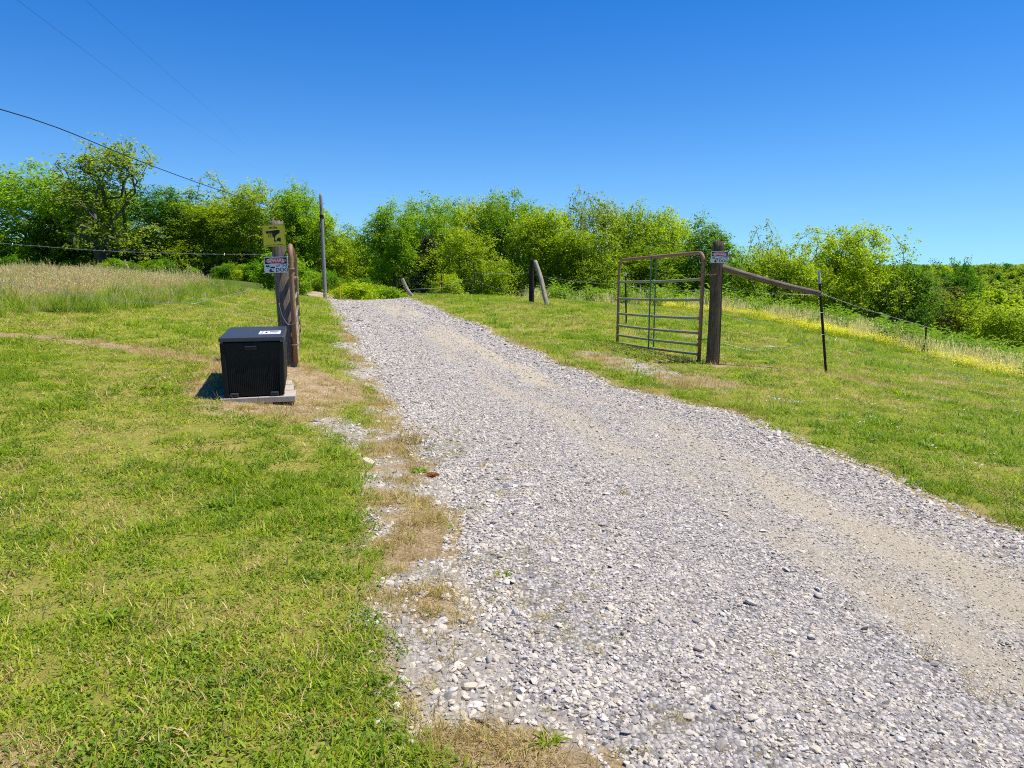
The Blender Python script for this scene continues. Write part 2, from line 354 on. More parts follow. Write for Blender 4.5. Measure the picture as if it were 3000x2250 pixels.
# ------------------------------------------------------------------ plan of the ground: drive edges, worn places
def ipl(y, T): T = np.array(T); return np.interp(y, T[:, 0], T[:, 1])
T_L = [(-3,1.7),(0,.9),(1.84,.28),(2.18,.02),(2.63,-.14),(3.6,-.36),(4.37,-.48),(5.5,-.80),(7.05,-1.23),(8.8,-1.78),(12.66,-2.86),(16.4,-3.96),(21.3,-5.45),(25.2,-6.6),(30,-7.3),(34,-8.0),(46,-11.2)]
T_R = [(-3,5.2),(0,4.0),(3.6,2.73),(3.95,2.54),(5.08,2.37),(6.38,2.1),(7.7,1.5),(9.63,.66),(12.8,-.05),(16.57,-1.14),(24.2,-3.23),(26,-3.8),(34,-6.2),(46,-9.8)]
T_G = [(-3,.9),(0,.15),(1.82,-.24),(2.16,-.32),(2.61,-.5),(3.28,-.67),(4.34,-.87),(5.4,-1.16),(6.2,-1.2),(7.12,-1.49),(8.72,-2.02),(12.5,-3.02),(18.2,-4.6),(26,-6.95),(46,-13.2)]
T_E = [(9,11.6),(11,10.7),(13,10.2),(15.5,9.6),(18.2,8.8),(21.5,8.2),(23.5,7.4),(25.5,5.6),(27,3.2),(29,0)]     # edge of the unmown field
T_T = [(6.5,-9.5),(8.6,-8.0),(9.2,-6.75),(10.6,-6.1),(12.1,-5.95),(14.5,-6.05),(17.1,-6.4),(19,-7.3),(22,-9.5),(30,-16)]       # edge of the tall grass
def road_L(y): return ipl(y, T_L)+(vnoise(y*1.3, 0*y, 3)-.5)*.14+(vnoise(y*5, 0*y, 4)-.5)*.10
def road_R(y): return ipl(y, T_R)+(vnoise(y*1.1, 0*y+9, 5)-.5)*.24+(vnoise(y*4, 0*y+9, 6)-.5)*.10
def seg_d(x, y, P):
    d = np.full(np.shape(x), 1e9)
    for (a, b), (c, e) in zip(P[:-1], P[1:]):
        u = np.clip(((x-a)*(c-a)+(y-b)*(e-b))/((c-a)**2+(e-b)**2), 0, 1); d = np.minimum(d, np.hypot(x-a-u*(c-a), y-b-u*(e-b)))
    return d
def worn(x, y):
    """dirt 0..1, loose stone 0..1, on and beside the lawn"""
    w = (fbm(x*2.3, y*2.3, 31, 4)-.5); w2 = (fbm(x*9, y*9, 37, 3)-.5)
    e = np.hypot((x+2.36+.10*(y-7))/.82, (y-6.95)/1.2)
    dirt = sstep(1.12, .80, e+w*.55)
    dirt = np.maximum(dirt, sstep(.27, .12, seg_d(x, y, [(-2.9,7.65),(-3.3,7.8),(-4.9,8.28),(-5.9,8.14),(-9,7.9)])+w*.16)*.95)
    dirt = np.maximum(dirt, sstep(.30, .08, seg_d(x, y, [(2.5,10.25),(2.85,9.8),(3.6,9.72),(4.35,9.66),(4.85,8.5),(5.3,7.7)])+w*.3)*.9)
    L = ipl(y, T_L); G = ipl(y, T_G); Rr = ipl(y, T_R)
    verge = sstep(-.12, .06, x-G+w*.22+w2*.10)*sstep(.35, .0, x-L)
    rv = sstep(.30, .0, x-Rr+w*.45)*sstep(-.3, 0, x-Rr)*.8
    gp = sstep(.55, .2, seg_d(x, y, [(1.25,10.9),(1.75,9.4),(2.3,8.2)])+w*.8)*(x > Rr-.2)
    lp = sstep(.20, .06, seg_d(x, y, [(-1.45,5.9),(-1.2,5.3)])+w*.4)*(x < L)
    lp = np.maximum(lp, sstep(.22, .06, seg_d(x, y, [(-2.45,10.2),(-2.7,11.2)])+w*.35)*.8)
    lp = np.maximum(lp, sstep(.2, .05, seg_d(x, y, [(2.75,7.5),(3.0,7.3)])+w*.3)*.9)
    for (cx, cy, s) in ((-5.6,7.0,.35),(-4.4,4.4,.3),(-2.3,2.3,.32),(-1.75,2.15,.25),(-1.4,1.75,.2),(5.2,10.6,.3),(6.1,9.9,.3),(4.6,13.2,.35),(3.6,14.5,.4),(5.6,12.2,.3),(-3.3,2.9,.25)):
        dirt = np.maximum(dirt, .75*sstep(s, s*.25, np.hypot(x-cx, (y-cy))+w*.5))
    stone = np.clip(np.maximum.reduce([verge*sstep(-.03, .17, w+w2*.7-.01+.10*sstep(-.25, .05, x-L)), gp*sstep(.0, .16, w+w2*.4), lp]), 0, 1)
    return np.clip(np.maximum.reduce([dirt, verge, rv, gp*.9, lp*.6]), 0, 1), stone
def in_tall(x, y): return sstep(0.0, .35, ipl(y, T_T)-x+(fbm(x*.9, y*.9, 41, 3)-.5)*.9)*(y > 7.6)
def in_field(x, y): return sstep(-.1, .5, x-ipl(y, T_E)+(fbm(x*.7, y*.7, 43, 3)-.5)*1.4)*(y > 8)
def axis(parts, ratio, end):
    v = [parts[0][0]]
    for a, b, s in parts: v += list(np.arange(a, b, s)[1:])+[b]
    s = parts[-1][2]
    while v[-1] < end: s *= ratio; v.append(v[-1]+s)
    return np.array(v)
ys = axis([(-3,1,.5),(1,12,.085),(12,33,.25)], 1.13, 3500); ys = np.r_[-3000,-1200,-500,-200,-90,-40,-20,-10,-6,ys]
xp = axis([(0,8,.085),(8,24,.3)], 1.14, 3500); xs = np.r_[-xp[:0:-1], xp]
GX, GY = np.meshgrid(xs, ys); gx = GX.ravel(); gy = GY.ravel(); gz = terrain(gx, gy)
dirt, ston = worn(gx, gy); fld = np.maximum(in_field(gx, gy)*.7, sstep(26, 40, np.hypot(gx, gy)))
nx, ny = len(xs), len(ys); ii = (np.arange(ny-1)[:, None]*nx+np.arange(nx-1)[None]).ravel()
ground = link('ground', fast_mesh('ground', np.c_[gx, gy, gz], np.c_[ii, ii+1, ii+nx+1, ii+nx], M['ground'], {'mask': np.c_[dirt, ston, fld]}, True))
tag(ground, 'rolling pasture with short mown grass sloping down from the lawn bank', kind='structure')

# the gravel drive: a sheet over the ground with crown and wheel ruts
def dust_at(x, y, u):
    st = fbm(u*11+3, y*.32, 51, 3); n = fbm(x*1.3, y*1.0, 53, 4); n2 = fbm(x*5, y*5, 57, 3)
    b = (np.exp(-((u-.53)/.085)**2)+np.exp(-((u-.70)/.075)**2))*.8+np.exp(-((u-.27)/.07)**2)*.25+sstep(4.5, 2, y)*np.exp(-((u-.82)/.12)**2)*.4
    return np.clip(b*(.15+1.9*np.clip(st-.22, 0, 1)*(.45+1.1*n))+.45*(n2-.5)*sstep(.05, .4, b), 0, 1)
def drive_z(x, y, u):
    rut = -.018*np.exp(-((u-.45)/.09)**2)-.018*np.exp(-((u-.84)/.08)**2)
    return terrain(x, y)-.006+.012*sstep(0, .05, u)*sstep(1, .95, u)+np.maximum(.035*np.sin(np.pi*np.clip(u, 0, 1))+rut+(fbm(x*4, y*4, 61, 3)-.5)*.022*np.sin(np.pi*np.clip(u, 0, 1)), 0)
ry = np.r_[np.arange(-2.5, 12, .07), np.arange(12, 46, .2)]; ru = np.linspace(0, 1, 60)
RY, RU = np.meshgrid(ry, ru, indexing='ij'); RX = road_L(RY)*(1-RU)+road_R(RY)*RU
rx, ryy, rr = RX.ravel(), RY.ravel(), RU.ravel(); ni = len(ru)
ii = (np.arange(len(ry)-1)[:, None]*ni+np.arange(ni-1)[None]).ravel()
drive = link('gravel_drive', fast_mesh('gravel_drive', np.c_[rx, ryy, drive_z(rx, ryy, rr)], np.c_[ii, ii+1, ii+ni+1, ii+ni], M['gravel'], {'dust': dust_at(rx, ryy, rr)}, True))
tag(drive, 'pale grey gravel drive climbing over the crest between two lawns', kind='structure')
def on_drive(x, y):
    l, r = road_L(y), road_R(y); return (x-l)/(r-l)
def surf(x, y):
    u = on_drive(x, y); return np.where((u > 0) & (u < 1), drive_z(x, y, u), terrain(x, y))
def wedge(y0, y1, dens, side=0, k=.80, pad=.7):
    a = (k*(y0+y1)+2*pad)*(y1-y0); n = int(a*dens)
    y = np.sqrt(rng.uniform(y0*y0, y1*y1, n)); x = rng.uniform(-1, 1, n)*(k*y+pad); return x, y

# ---- stones
def stone_mesh(seed, sub=2):
    rg = np.random.default_rng(seed); bm = bmesh.new(); bmesh.ops.create_icosphere(bm, subdivisions=sub, radius=1.0)
    V = np.array([v.co for v in bm.verts])
    for k in range(7):
        d = rg.normal(size=3); d /= np.linalg.norm(d); h = rg.uniform(.45, .8); s = V@d; V = V-np.maximum(s-h, 0)[:, None]*d
    V *= np.array([rg.uniform(1, 1.35), rg.uniform(.8, 1.05), rg.uniform(.42, .66)])*(1+rg.normal(0, .04, len(V)))[:, None]
    for v, c in zip(bm.verts, V): v.co = c
    me = bpy.data.meshes.new('stone'); bm.to_mesh(me); bm.free(); me.materials.append(M['stone']); return me
ST = [stone_mesh(100+k) for k in range(8)]; STT = []
for me in ST:
    me = me.copy(); me.materials[0] = M['stone_tan']; STT.append(me)
P, S, TN = [], [], []
for y0, y1, d, s0 in ((1.2,3.2,7200,.0062),(3.2,5.2,5200,.0070),(5.2,8,3100,.0084),(8,13,1250,.0112),(13,27.5,420,.0165)):
    x, y = wedge(y0, y1, d); u = on_drive(x, y); k = (u > -.01) & (u < 1.02); x, y, u = x[k], y[k], u[k]
    du = dust_at(x, y, u); k = rng.random(len(x)) < np.clip(1.08-.38*du, .55, 1)*np.where((u < .16) & (y < 5.5), .25+1.5*sstep(.40, .62, fbm(x*4, y*4, 65, 3)), 1); x, y, u = x[k], y[k], u[k]
    P.append(np.c_[x, y, surf(x, y)]); e = np.clip(np.abs(u-.5)*2, 0, 1); du = dust_at(x, y, u); S.append(s0*np.exp(rng.normal(0, .36, len(x)))*(.85+.4*e**2)*(1-.35*du)); TN.append(rng.random(len(x)) < .12+du*1.0)
for y0, y1, d in ((1.2,4,2600),(4,8,1500),(8,14,500)):
    x, y = wedge(y0, y1, d); u = on_drive(x, y); st = worn(x, y)[1]; k = ((u < 0) | (u > 1)) & (rng.random(len(x)) < st*.75); x, y = x[k], y[k]
    P.append(np.c_[x, y, terrain(x, y)]); S.append(.0105*np.exp(rng.normal(0, .38, len(x)))*(1 if y1 < 9 else 1.3)); TN.append(rng.random(len(x)) < .15)
# crumbs round the pavers
x = rng.uniform(-2.75, -1.6, 420); y = rng.uniform(6.0, 7.5, 420); P.append(np.c_[x, y, terrain(x, y)]); S.append(rng.uniform(.005, .012, 420)); TN.append(rng.random(420) < .3)
P = np.concatenate(P); S = np.concatenate(S); P[:, 2] += S*.04
scatter('gravel', P, np.c_[rng.normal(0, .35, len(P)), rng.normal(0, .35, len(P)), rng.uniform(0, 6.28, len(P))], S, rng.integers(0, 8, len(P))+8*np.concatenate(TN), protos('gravel_kinds', ST+STT),
        'loose grey and white crushed limestone covering the drive and its verges', 'gravel', M['stone'])
# the larger stones one can pick out, part of the drive
x, y = wedge(1.3, 6.5, 26); u = on_drive(x, y); st = worn(x, y)[1]
k = ((u > 0) & (u < .55)) | (rng.random(len(x)) < st*.9); x, y = x[k][:270], y[k][:270]; z = surf(x, y)
for i in range(len(x)):
    s = float(np.clip(rng.lognormal(math.log(.0160), .25), .011, .026))
    o = link('stone', ST[i % 8], drive, (x[i], y[i], z[i]+s*.22), (rng.normal(0, .25), rng.normal(0, .25), rng.uniform(0, 6.28))); o.scale = (s, s, s*.85)

# ------------------------------------------------------------------ grass and ground plants
def blades(rg, n, rad, h0, h1, w, lean, bend, tint=(.5, .22)):
    a = rg.uniform(0, 6.283, n); r = rad*np.sqrt(rg.random(n)); B = np.c_[r*np.cos(a), r*np.sin(a), np.zeros(n)]
    h = rg.uniform(h0, h1, n); ld = rg.uniform(0, 6.283, n); l = np.abs(rg.normal(0, lean, n)); D = np.c_[np.cos(ld)*np.sin(l), np.sin(ld)*np.sin(l), np.cos(l)]
    bd = np.c_[np.cos(ld), np.sin(ld), -.25*np.ones(n)]*(h*rg.uniform(.3, 1, n)*bend)[:, None]
    s = np.c_[-np.sin(ld+.6*rg.normal(size=n)), np.cos(ld+.6*rg.normal(size=n)), np.zeros(n)]*(w*rg.uniform(.7, 1.3, n)/2)[:, None]
    m = B+D*(h*.55)[:, None]+bd*.3; tp = B+D*h[:, None]+bd; tp[:, 2] = np.maximum(tp[:, 2], .004)
    V = np.stack([B-s, B+s, m-s*.8, m+s*.8, tp], 1).reshape(-1, 3); i = np.arange(n)[:, None]*5
    F = np.concatenate([i+[0,1,3], i+[0,3,2], i+[2,3,4]]); t = np.repeat(np.clip(rg.normal(*tint, n), 0, 1), 5); return V, F, t
def leaves(C, Nrm, A, L, W, rg, droop=.15):
    """kite shaped leaves: centre C, normal, axis, length, width"""
    n = len(C); A = A-(A*Nrm).sum(1)[:, None]*Nrm; A /= np.linalg.norm(A, axis=1)[:, None]+1e-9; Bx = np.cross(Nrm, A); L = np.broadcast_to(L, (n,))[:, None]; W = np.broadcast_to(W, (n,))[:, None]
    V = np.stack([C-A*L*.5, C+Bx*W*.5-A*L*.05+Nrm*L*droop*.5, C+A*L*.5-Nrm*L*droop, C-Bx*W*.5-A*L*.05+Nrm*L*droop*.5], 1).reshape(-1, 3)
    return V, np.arange(n*4).reshape(-1, 4)
def join3(parts):
    V, F, T, m = [], [], [], []; o = 0
    for k, (v, f, t) in enumerate(parts): V.append(v); F.append(f+o); T.append(t); m += [k]*len(f); o += len(v)
    return np.concatenate(V), np.concatenate(F), np.concatenate(T), m
def proto(name, parts, mats):
    V, F, T, m = join3(parts); return fast_mesh(name, V, F, mats, {'tint': T}, mi=m)
def tri(q): return np.concatenate([q[:, [0, 1, 2]], q[:, [0, 2, 3]]])
def leafset(rg, n, rad, z0, z1, L, W, tilt=.5, tint=(.5, .2)):
    a = rg.uniform(0, 6.283, n); r = rad*np.sqrt(rg.random(n)); C = np.c_[r*np.cos(a), r*np.sin(a), rg.uniform(z0, z1, n)]
    N = np.c_[rg.normal(0, tilt, (n, 2)), np.ones(n)]; N /= np.linalg.norm(N, axis=1)[:, None]
    V, q = leaves(C, N, np.c_[np.cos(a), np.sin(a), rg.normal(0, .2, n)], L*rg.uniform(.7, 1.3, n), W*rg.uniform(.7, 1.3, n), rg); return V, tri(q), np.repeat(np.clip(rg.normal(*tint, n), 0, 1), 4)
G = np.random.default_rng(21)
lawn = [proto('lawn', [blades(G, 54, .085, .012, .045, .0042, .85, .5)], [M['grass']]),
        proto('lawn', [blades(G, 46, .085, .014, .050, .0046, .8, .55)], [M['grass']]),
        proto('lawn', [blades(G, 34, .08, .012, .04, .0045, .9, .5), leafset(G, 18, .08, .006, .026, .020, .009)], [M['grass'], M['clover']]),
        proto('lawn', [blades(G, 50, .075, .025, .075, .0052, .6, .65)], [M['lush']]),
        proto('lawn', [blades(G, 44, .09, .012, .05, .0036, 1.25, .4)], [M['straw']]),
        proto('lawn', [leafset(G, 40, .08, .006, .028, .018, .010), blades(G, 16, .08, .015, .05, .005, .9, .5)], [M['clover'], M['grass']]),
        proto('lawn', [blades(G, 26, .06, .05, .12, .005, .5, .7)], [M['lush']])]
P, S, I = [], [], []
for y0, y1, d, s in ((1.1,2.6,520,1.0),(2.6,4.5,400,1.0),(4.5,8,230,1.12),(8,14,105,1.5),(14,31,36,2.2)):
    x, y = wedge(y0, y1, d); u = on_drive(x, y); dr, st = worn(x, y); n1 = fbm(x*.8, y*.8, 71, 4); n2 = fbm(x*2.7, y*2.7, 73, 3); rr = rng.random(len(x))
    keep = ((u < .0) | (u > 1.0)) & (rr > np.maximum(dr*1.02, st)) & (in_tall(x, y) < .75) & (in_field(x, y) < .6)
    thin = np.clip(.68+1.1*(n1-.3)+.8*(n2-.5), .35, 1); keep &= rng.random(len(x)) < np.where(y1 < 9, thin, .95)
    x, y, n1, n2 = x[keep], y[keep], n1[keep], n2[keep]; q = rng.random(len(x)); far = y > 9
    lush = np.clip((n1-.58)*3+(n2-.5)*1.5, 0, .5)
    edge = np.abs(on_drive(x, y)-.5) < .62; lush = np.where(edge & (y < 12), np.maximum(lush, .22), lush)
    box = np.exp(-((x+1.55)/1.0)**2-((y-4.9)/.8)**2); lush = np.maximum(lush, box*.35)
    i = np.where(q < lush, np.where(q < lush*.18, 6, 3), np.where(q < lush+(1-lush)*np.clip(.22-(n1-.5)*1.1, .05, .42), 4, np.where(q < lush+(1-lush)*(.08+np.clip(.22-(n1-.5)*1.1, .05, .42)), 5, np.where(q < lush+(1-lush)*.62, 2, np.where(q < lush+(1-lush)*.82, 1, 0)))))
    P.append(np.c_[x, y, terrain(x, y)-.004]); S.append(s*rng.uniform(.7, 1.25, len(x))*(.8+.45*n2)); I.append(i)
P = np.concatenate(P); S = np.concatenate(S); I = np.concatenate(I); S = np.c_[S, S, S*np.where(P[:, 1] > 4.5, .72, .9)]
scatter('lawn_grass', P, spin(len(P), .1), S, I, protos('lawn_kinds', lawn), 'short yellow green mown grass with clover covering both lawns', 'grass', M['grass'])
# straw and dead tufts on dirt and verge
dry = [proto('dry', [blades(G, 44, .09, .03, .09, .0030, 1.3, .3)], [M['straw']]), proto('dry', [blades(G, 40, .06, .03, .10, .0032, .8, .6)], [M['straw']]), proto('dry', [blades(G, 16, .12, .04, .14, .0030, 1.5, .1)], [M['straw']]),
       proto('dry', [blades(G, 26, .07, .02, .06, .004, .9, .5), leafset(G, 8, .06, .005, .03, .02, .010)], [M['grass'], M['redweed']])]
P, S, I = [], [], []
for y0, y1, d, s in ((1.1,3.5,620,.75),(3.5,8,360,.9),(8,14,100,1.2),(14,27,18,1.7)):
    x, y = wedge(y0, y1, d); u = on_drive(x, y); dr, st = worn(x, y); n2 = fbm(x*3.1, y*3.1, 83, 3); rr = rng.random(len(x))
    k = ((u < 0) | (u > 1)) & (rr < dr*(1-.8*st)*np.where(np.hypot((x+2.3)/.8, (y-6.9)/1.2) < 1, .35, 1)*np.clip((n2-.26)*3.6, .25, 1)); k |= (u > 0) & (u < 1) & (rr < .045*sstep(.5, .68, n2)) & (y < 9); k |= (u > 0) & (u < .2) & (y < 6) & (rr < .75*sstep(.62, .42, fbm(x*4, y*4, 65, 3))*sstep(.22, .05, u))
    x, y = x[k], y[k]; P.append(np.c_[x, y, surf(x, y)-.003]); S.append(s*rng.uniform(.55, 1.15, len(x))*np.where(on_drive(x, y) > 0, np.where(on_drive(x, y) < 1, .55, 1), 1)); I.append(rng.choice(4, len(x), p=[.4, .28, .2, .12]))
P = np.concatenate(P); S = np.concatenate(S); I = np.concatenate(I)
scatter('dry_grass', P, spin(len(P), .12), S, I, protos('dry_kinds', dry), 'dead straw coloured grass on the dirt verge and worn earth', 'dry grass', M['straw'])
# tall grass with seed heads on the left bank
def heads(rg, n, rad, h0, h1, mat_t=(.5, .25)):
    a = rg.uniform(0, 6.283, n); r = rad*np.sqrt(rg.random(n)); h = rg.uniform(h0, h1, n); ln = rg.normal(0, .12, (n, 2))
    B = np.c_[r*np.cos(a), r*np.sin(a), h*0]; T = B+np.c_[ln*h[:, None], h]; w = .0022; ex = np.array([w, 0, 0])
    V1 = np.stack([B-ex, B+ex, T], 1).reshape(-1, 3); F1 = np.arange(n*3).reshape(-1, 3)
    k = 9; C = np.repeat(T, k, 0)+np.c_[rg.normal(0, .007, (n*k, 2)), -rg.uniform(0, .16, n*k)]; N = rg.normal(size=(n*k, 3)); N[:, 2] *= .3; N /= np.linalg.norm(N, axis=1)[:, None]
    V2, q = leaves(C, N, np.tile([0, 0, 1.0], (n*k, 1))+rg.normal(0, .22, (n*k, 3)), .05, .007, rg); F2 = tri(q)
    return np.r_[V1, V2], np.r_[F1, F2+len(V1)], np.r_[np.full(len(V1), .45), np.repeat(np.clip(rg.normal(*mat_t, n*k), 0, 1), 4)]
tall = [proto('tall', [blades(G, 56, .17, .25, .62, .0075, .2, .4), heads(G, 9, .17, .42, .74)], [M['tall'], M['pale']]),
        proto('tall', [blades(G, 50, .17, .18, .46, .0065, .25, .5), heads(G, 16, .18, .34, .58)], [M['tall'], M['head']]),
        proto('tall', [blades(G, 70, .14, .25, .66, .011, .35, .8, (.22, .2))], [M['tall']]),
        proto('tall', [blades(G, 46, .15, .25, .5, .004, .2, .3, (.7, .2)), heads(G, 9, .15, .35, .62)], [M['pale'], M['pale']])]
P, S, I = [], [], []
for y0, y1, d in ((7.8,13,34),(13,20,22),(20,31,9)):
    x, y = wedge(y0, y1, d, k=.82); x2 = x; k = rng.random(len(x)) < in_tall(x, y); x, y = x[k], y[k]; n1 = fbm(x*.55, y*.55, 91, 3); e = ipl(y, T_T)-x
    q = rng.random(len(x)); i = np.where((e < .9) & (q < .75), 2, np.where(q < .34+.6*sstep(.48, .60, n1), 1, np.where(q < .82, 0, 3)))
    P.append(np.c_[x, y, terrain(x, y)-.01]); S.append(rng.uniform(.44, .74, len(x))*np.where(rng.random(len(x)) < .10, 1.35, 1)*np.where(e < .5, .85, 1.0)); I.append(i)
P = np.concatenate(P); S = np.concatenate(S); I = np.concatenate(I)
scatter('tall_grass', P, spin(len(P), .06), S, I, protos('tall_kinds', tall), 'tall seeding grass with pinkish heads on the bank below the trees', 'tall grass', M['tall'])
# the unmown field: straw, leafy weeds, yellow and white flowers
def weed(rg, h, n, L, W):
    z = np.linspace(.08, 1, n)**.9*h; a = np.arange(n)*2.4+rg.uniform(0, 6); D = np.c_[np.cos(a), np.sin(a), rg.uniform(.15, .6, n)]; C = np.c_[0*z, 0*z, z]+D*L*.5
    N = np.c_[-np.cos(a)*.5, -np.sin(a)*.5, np.ones(n)]; N /= np.linalg.norm(N, axis=1)[:, None]; V, q = leaves(C, N, D, L*rg.uniform(.7, 1.2, n), W, rg, .2); F = tri(q)
    w = .006; Vs = np.array([(-w,0,0),(w,0,0),(0,0,h),(0,-w,0),(0,w,0),(0,0,h)]); return np.r_[Vs, V], np.r_[[[0,1,2],[3,4,5]], F+6], np.r_[np.full(6, .3), np.repeat(np.clip(rg.normal(.5, .22, n), 0, 1), 4)]
def weedclump(rg, m, h, n, L, W, rad):
    ps = []
    for k in range(m):
        v, f, tt = weed(rg, h*rg.uniform(.6, 1.1), n, L, W); a = rg.uniform(0, 6.28); r = rad*math.sqrt(rg.random()); ps.append((v+[r*math.cos(a), r*math.sin(a), 0], f, tt))
    V, F, T, m_ = join3(ps); return V, F, T
fieldk = [proto('field', [weedclump(G, 4, .62, 18, .13, .045, .2)], [M['weed']]), proto('field', [weedclump(G, 4, .5, 16, .12, .045, .22)], [M['weed']]),
          proto('field', [blades(G, 50, .2, .2, .5, .0055, .25, .4, (.6, .2)), heads(G, 5, .2, .3, .5, (.6, .15))], [M['pale'], M['pale']]),
          proto('field', [blades(G, 50, .18, .15, .4, .006, .3, .5)], [M['grass']])]
P, S, I = [], [], []
for y0, y1, d in ((8,16,15),(16,24,13),(24,42,5)):
    x, y = wedge(y0, y1, d, k=.82, pad=1.5); k = (x > 0) & (rng.random(len(x)) < in_field(x, y)); x, y = x[k], y[k]; e = x-ipl(y, T_E); n1 = fbm(x*.5, y*.5, 95, 3); q = rng.random(len(x))
    i = np.where(e < 1.4, np.where(q < .78, 2, np.where(q < .90, 0, 3)), np.where(q < .60+.7*(n1-.4), rng.integers(0, 2, len(x)), np.where(q < .80, 2, 3)))
    P.append(np.c_[x, y, terrain(x, y)-.01]); S.append(rng.uniform(.75, 1.3, len(x))*(1.3 if y1 > 30 else 1.05)*np.where(e < .3, .6, 1)); I.append(i)
P = np.concatenate(P); S = np.concatenate(S); I = np.concatenate(I)
scatter('meadow_weeds', P, spin(len(P), .06), S, I, protos('meadow_kinds', fieldk), 'leafy green weeds and pale straw in the unmown field downhill', 'weeds', M['weed'])
def flowers(rg, n, rad, h0, h1, sz, mats):
    a = rg.uniform(0, 6.283, n); r = rad*np.sqrt(rg.random(n)); C = np.c_[r*np.cos(a), r*np.sin(a), rg.uniform(h0, h1, n)]; N = np.c_[rg.normal(0, .4, (n, 2)), np.ones(n)]; N /= np.linalg.norm(N, axis=1)[:, None]
    V1, q1 = leaves(C, N, rg.normal(size=(n, 3)), sz, sz, rg, .05); V2, q2 = leaves(C+[0,0,.002], N, rg.normal(size=(n, 3)), sz, sz, rg, .05)
    t = np.repeat(np.clip(rg.normal(.5, .2, n), 0, 1), 4); return np.r_[V1, V2], np.r_[tri(q1), tri(q2)+len(V1)], np.r_[t, t]
yf = [proto('yflower', [flowers(G, 70, .22, .10, .24, .021, None), blades(G, 40, .2, .08, .22, .004, .3, .4)], [M['yflower'], M['grass']]), proto('yflower', [flowers(G, 46, .22, .10, .22, .020, None), blades(G, 46, .2, .08, .22, .004, .3, .4)], [M['yflower'], M['grass']])]
x, y = wedge(11, 25, 30, k=.82, pad=1); e = x-ipl(y, T_E); n1 = fbm(x*1.1, y*1.1, 99, 3); k = (x > 0) & (rng.random(len(x)) < 1.3*np.exp(-((e+.6+(n1-.5)*1.6)/.6)**2)*sstep(.36, .60, n1)*np.where(y > 16.5, 1, .4)); x, y = x[k], y[k]
scatter('yellow_wildflowers', np.c_[x, y, terrain(x, y)-.005], spin(len(x)), rng.uniform(.7, 1.2, len(x)), rng.integers(0, 2, len(x)), protos('yellow_kinds', yf), 'drift of small yellow wildflowers along the edge of the unmown field', 'wildflowers', M['yflower'])
wf = [proto('wflower', [flowers(G, 3, .05, .04, .07, .016, None)], [M['wflower']]), proto('wflower', [flowers(G, 6, .05, .06, .10, .014, None)], [M['wflower']])]
P, I = [], []
for y0, y1, d in ((3.5,8,5),(8,14,4),(14,22,1.5)):
    x, y = wedge(y0, y1, d, k=.82); n1 = fbm(x*.6, y*.6, 103, 3); k = (on_drive(x, y) > 1.05) & (worn(x, y)[0] < .3) & (rng.random(len(x)) < sstep(.42, .62, n1)) & (in_field(x, y) < .4); x, y = x[k], y[k]; P.append(np.c_[x, y, terrain(x, y)]); I.append(rng.integers(0, 2, len(x)))
P = np.concatenate(P); I = np.concatenate(I)
scatter('clover_flowers', P, spin(len(P)), rng.uniform(.7, 1.2, len(P)), I, protos('white_kinds', wf), 'small white clover and yarrow heads dotted over the downhill lawn', 'clover flowers', M['wflower'])

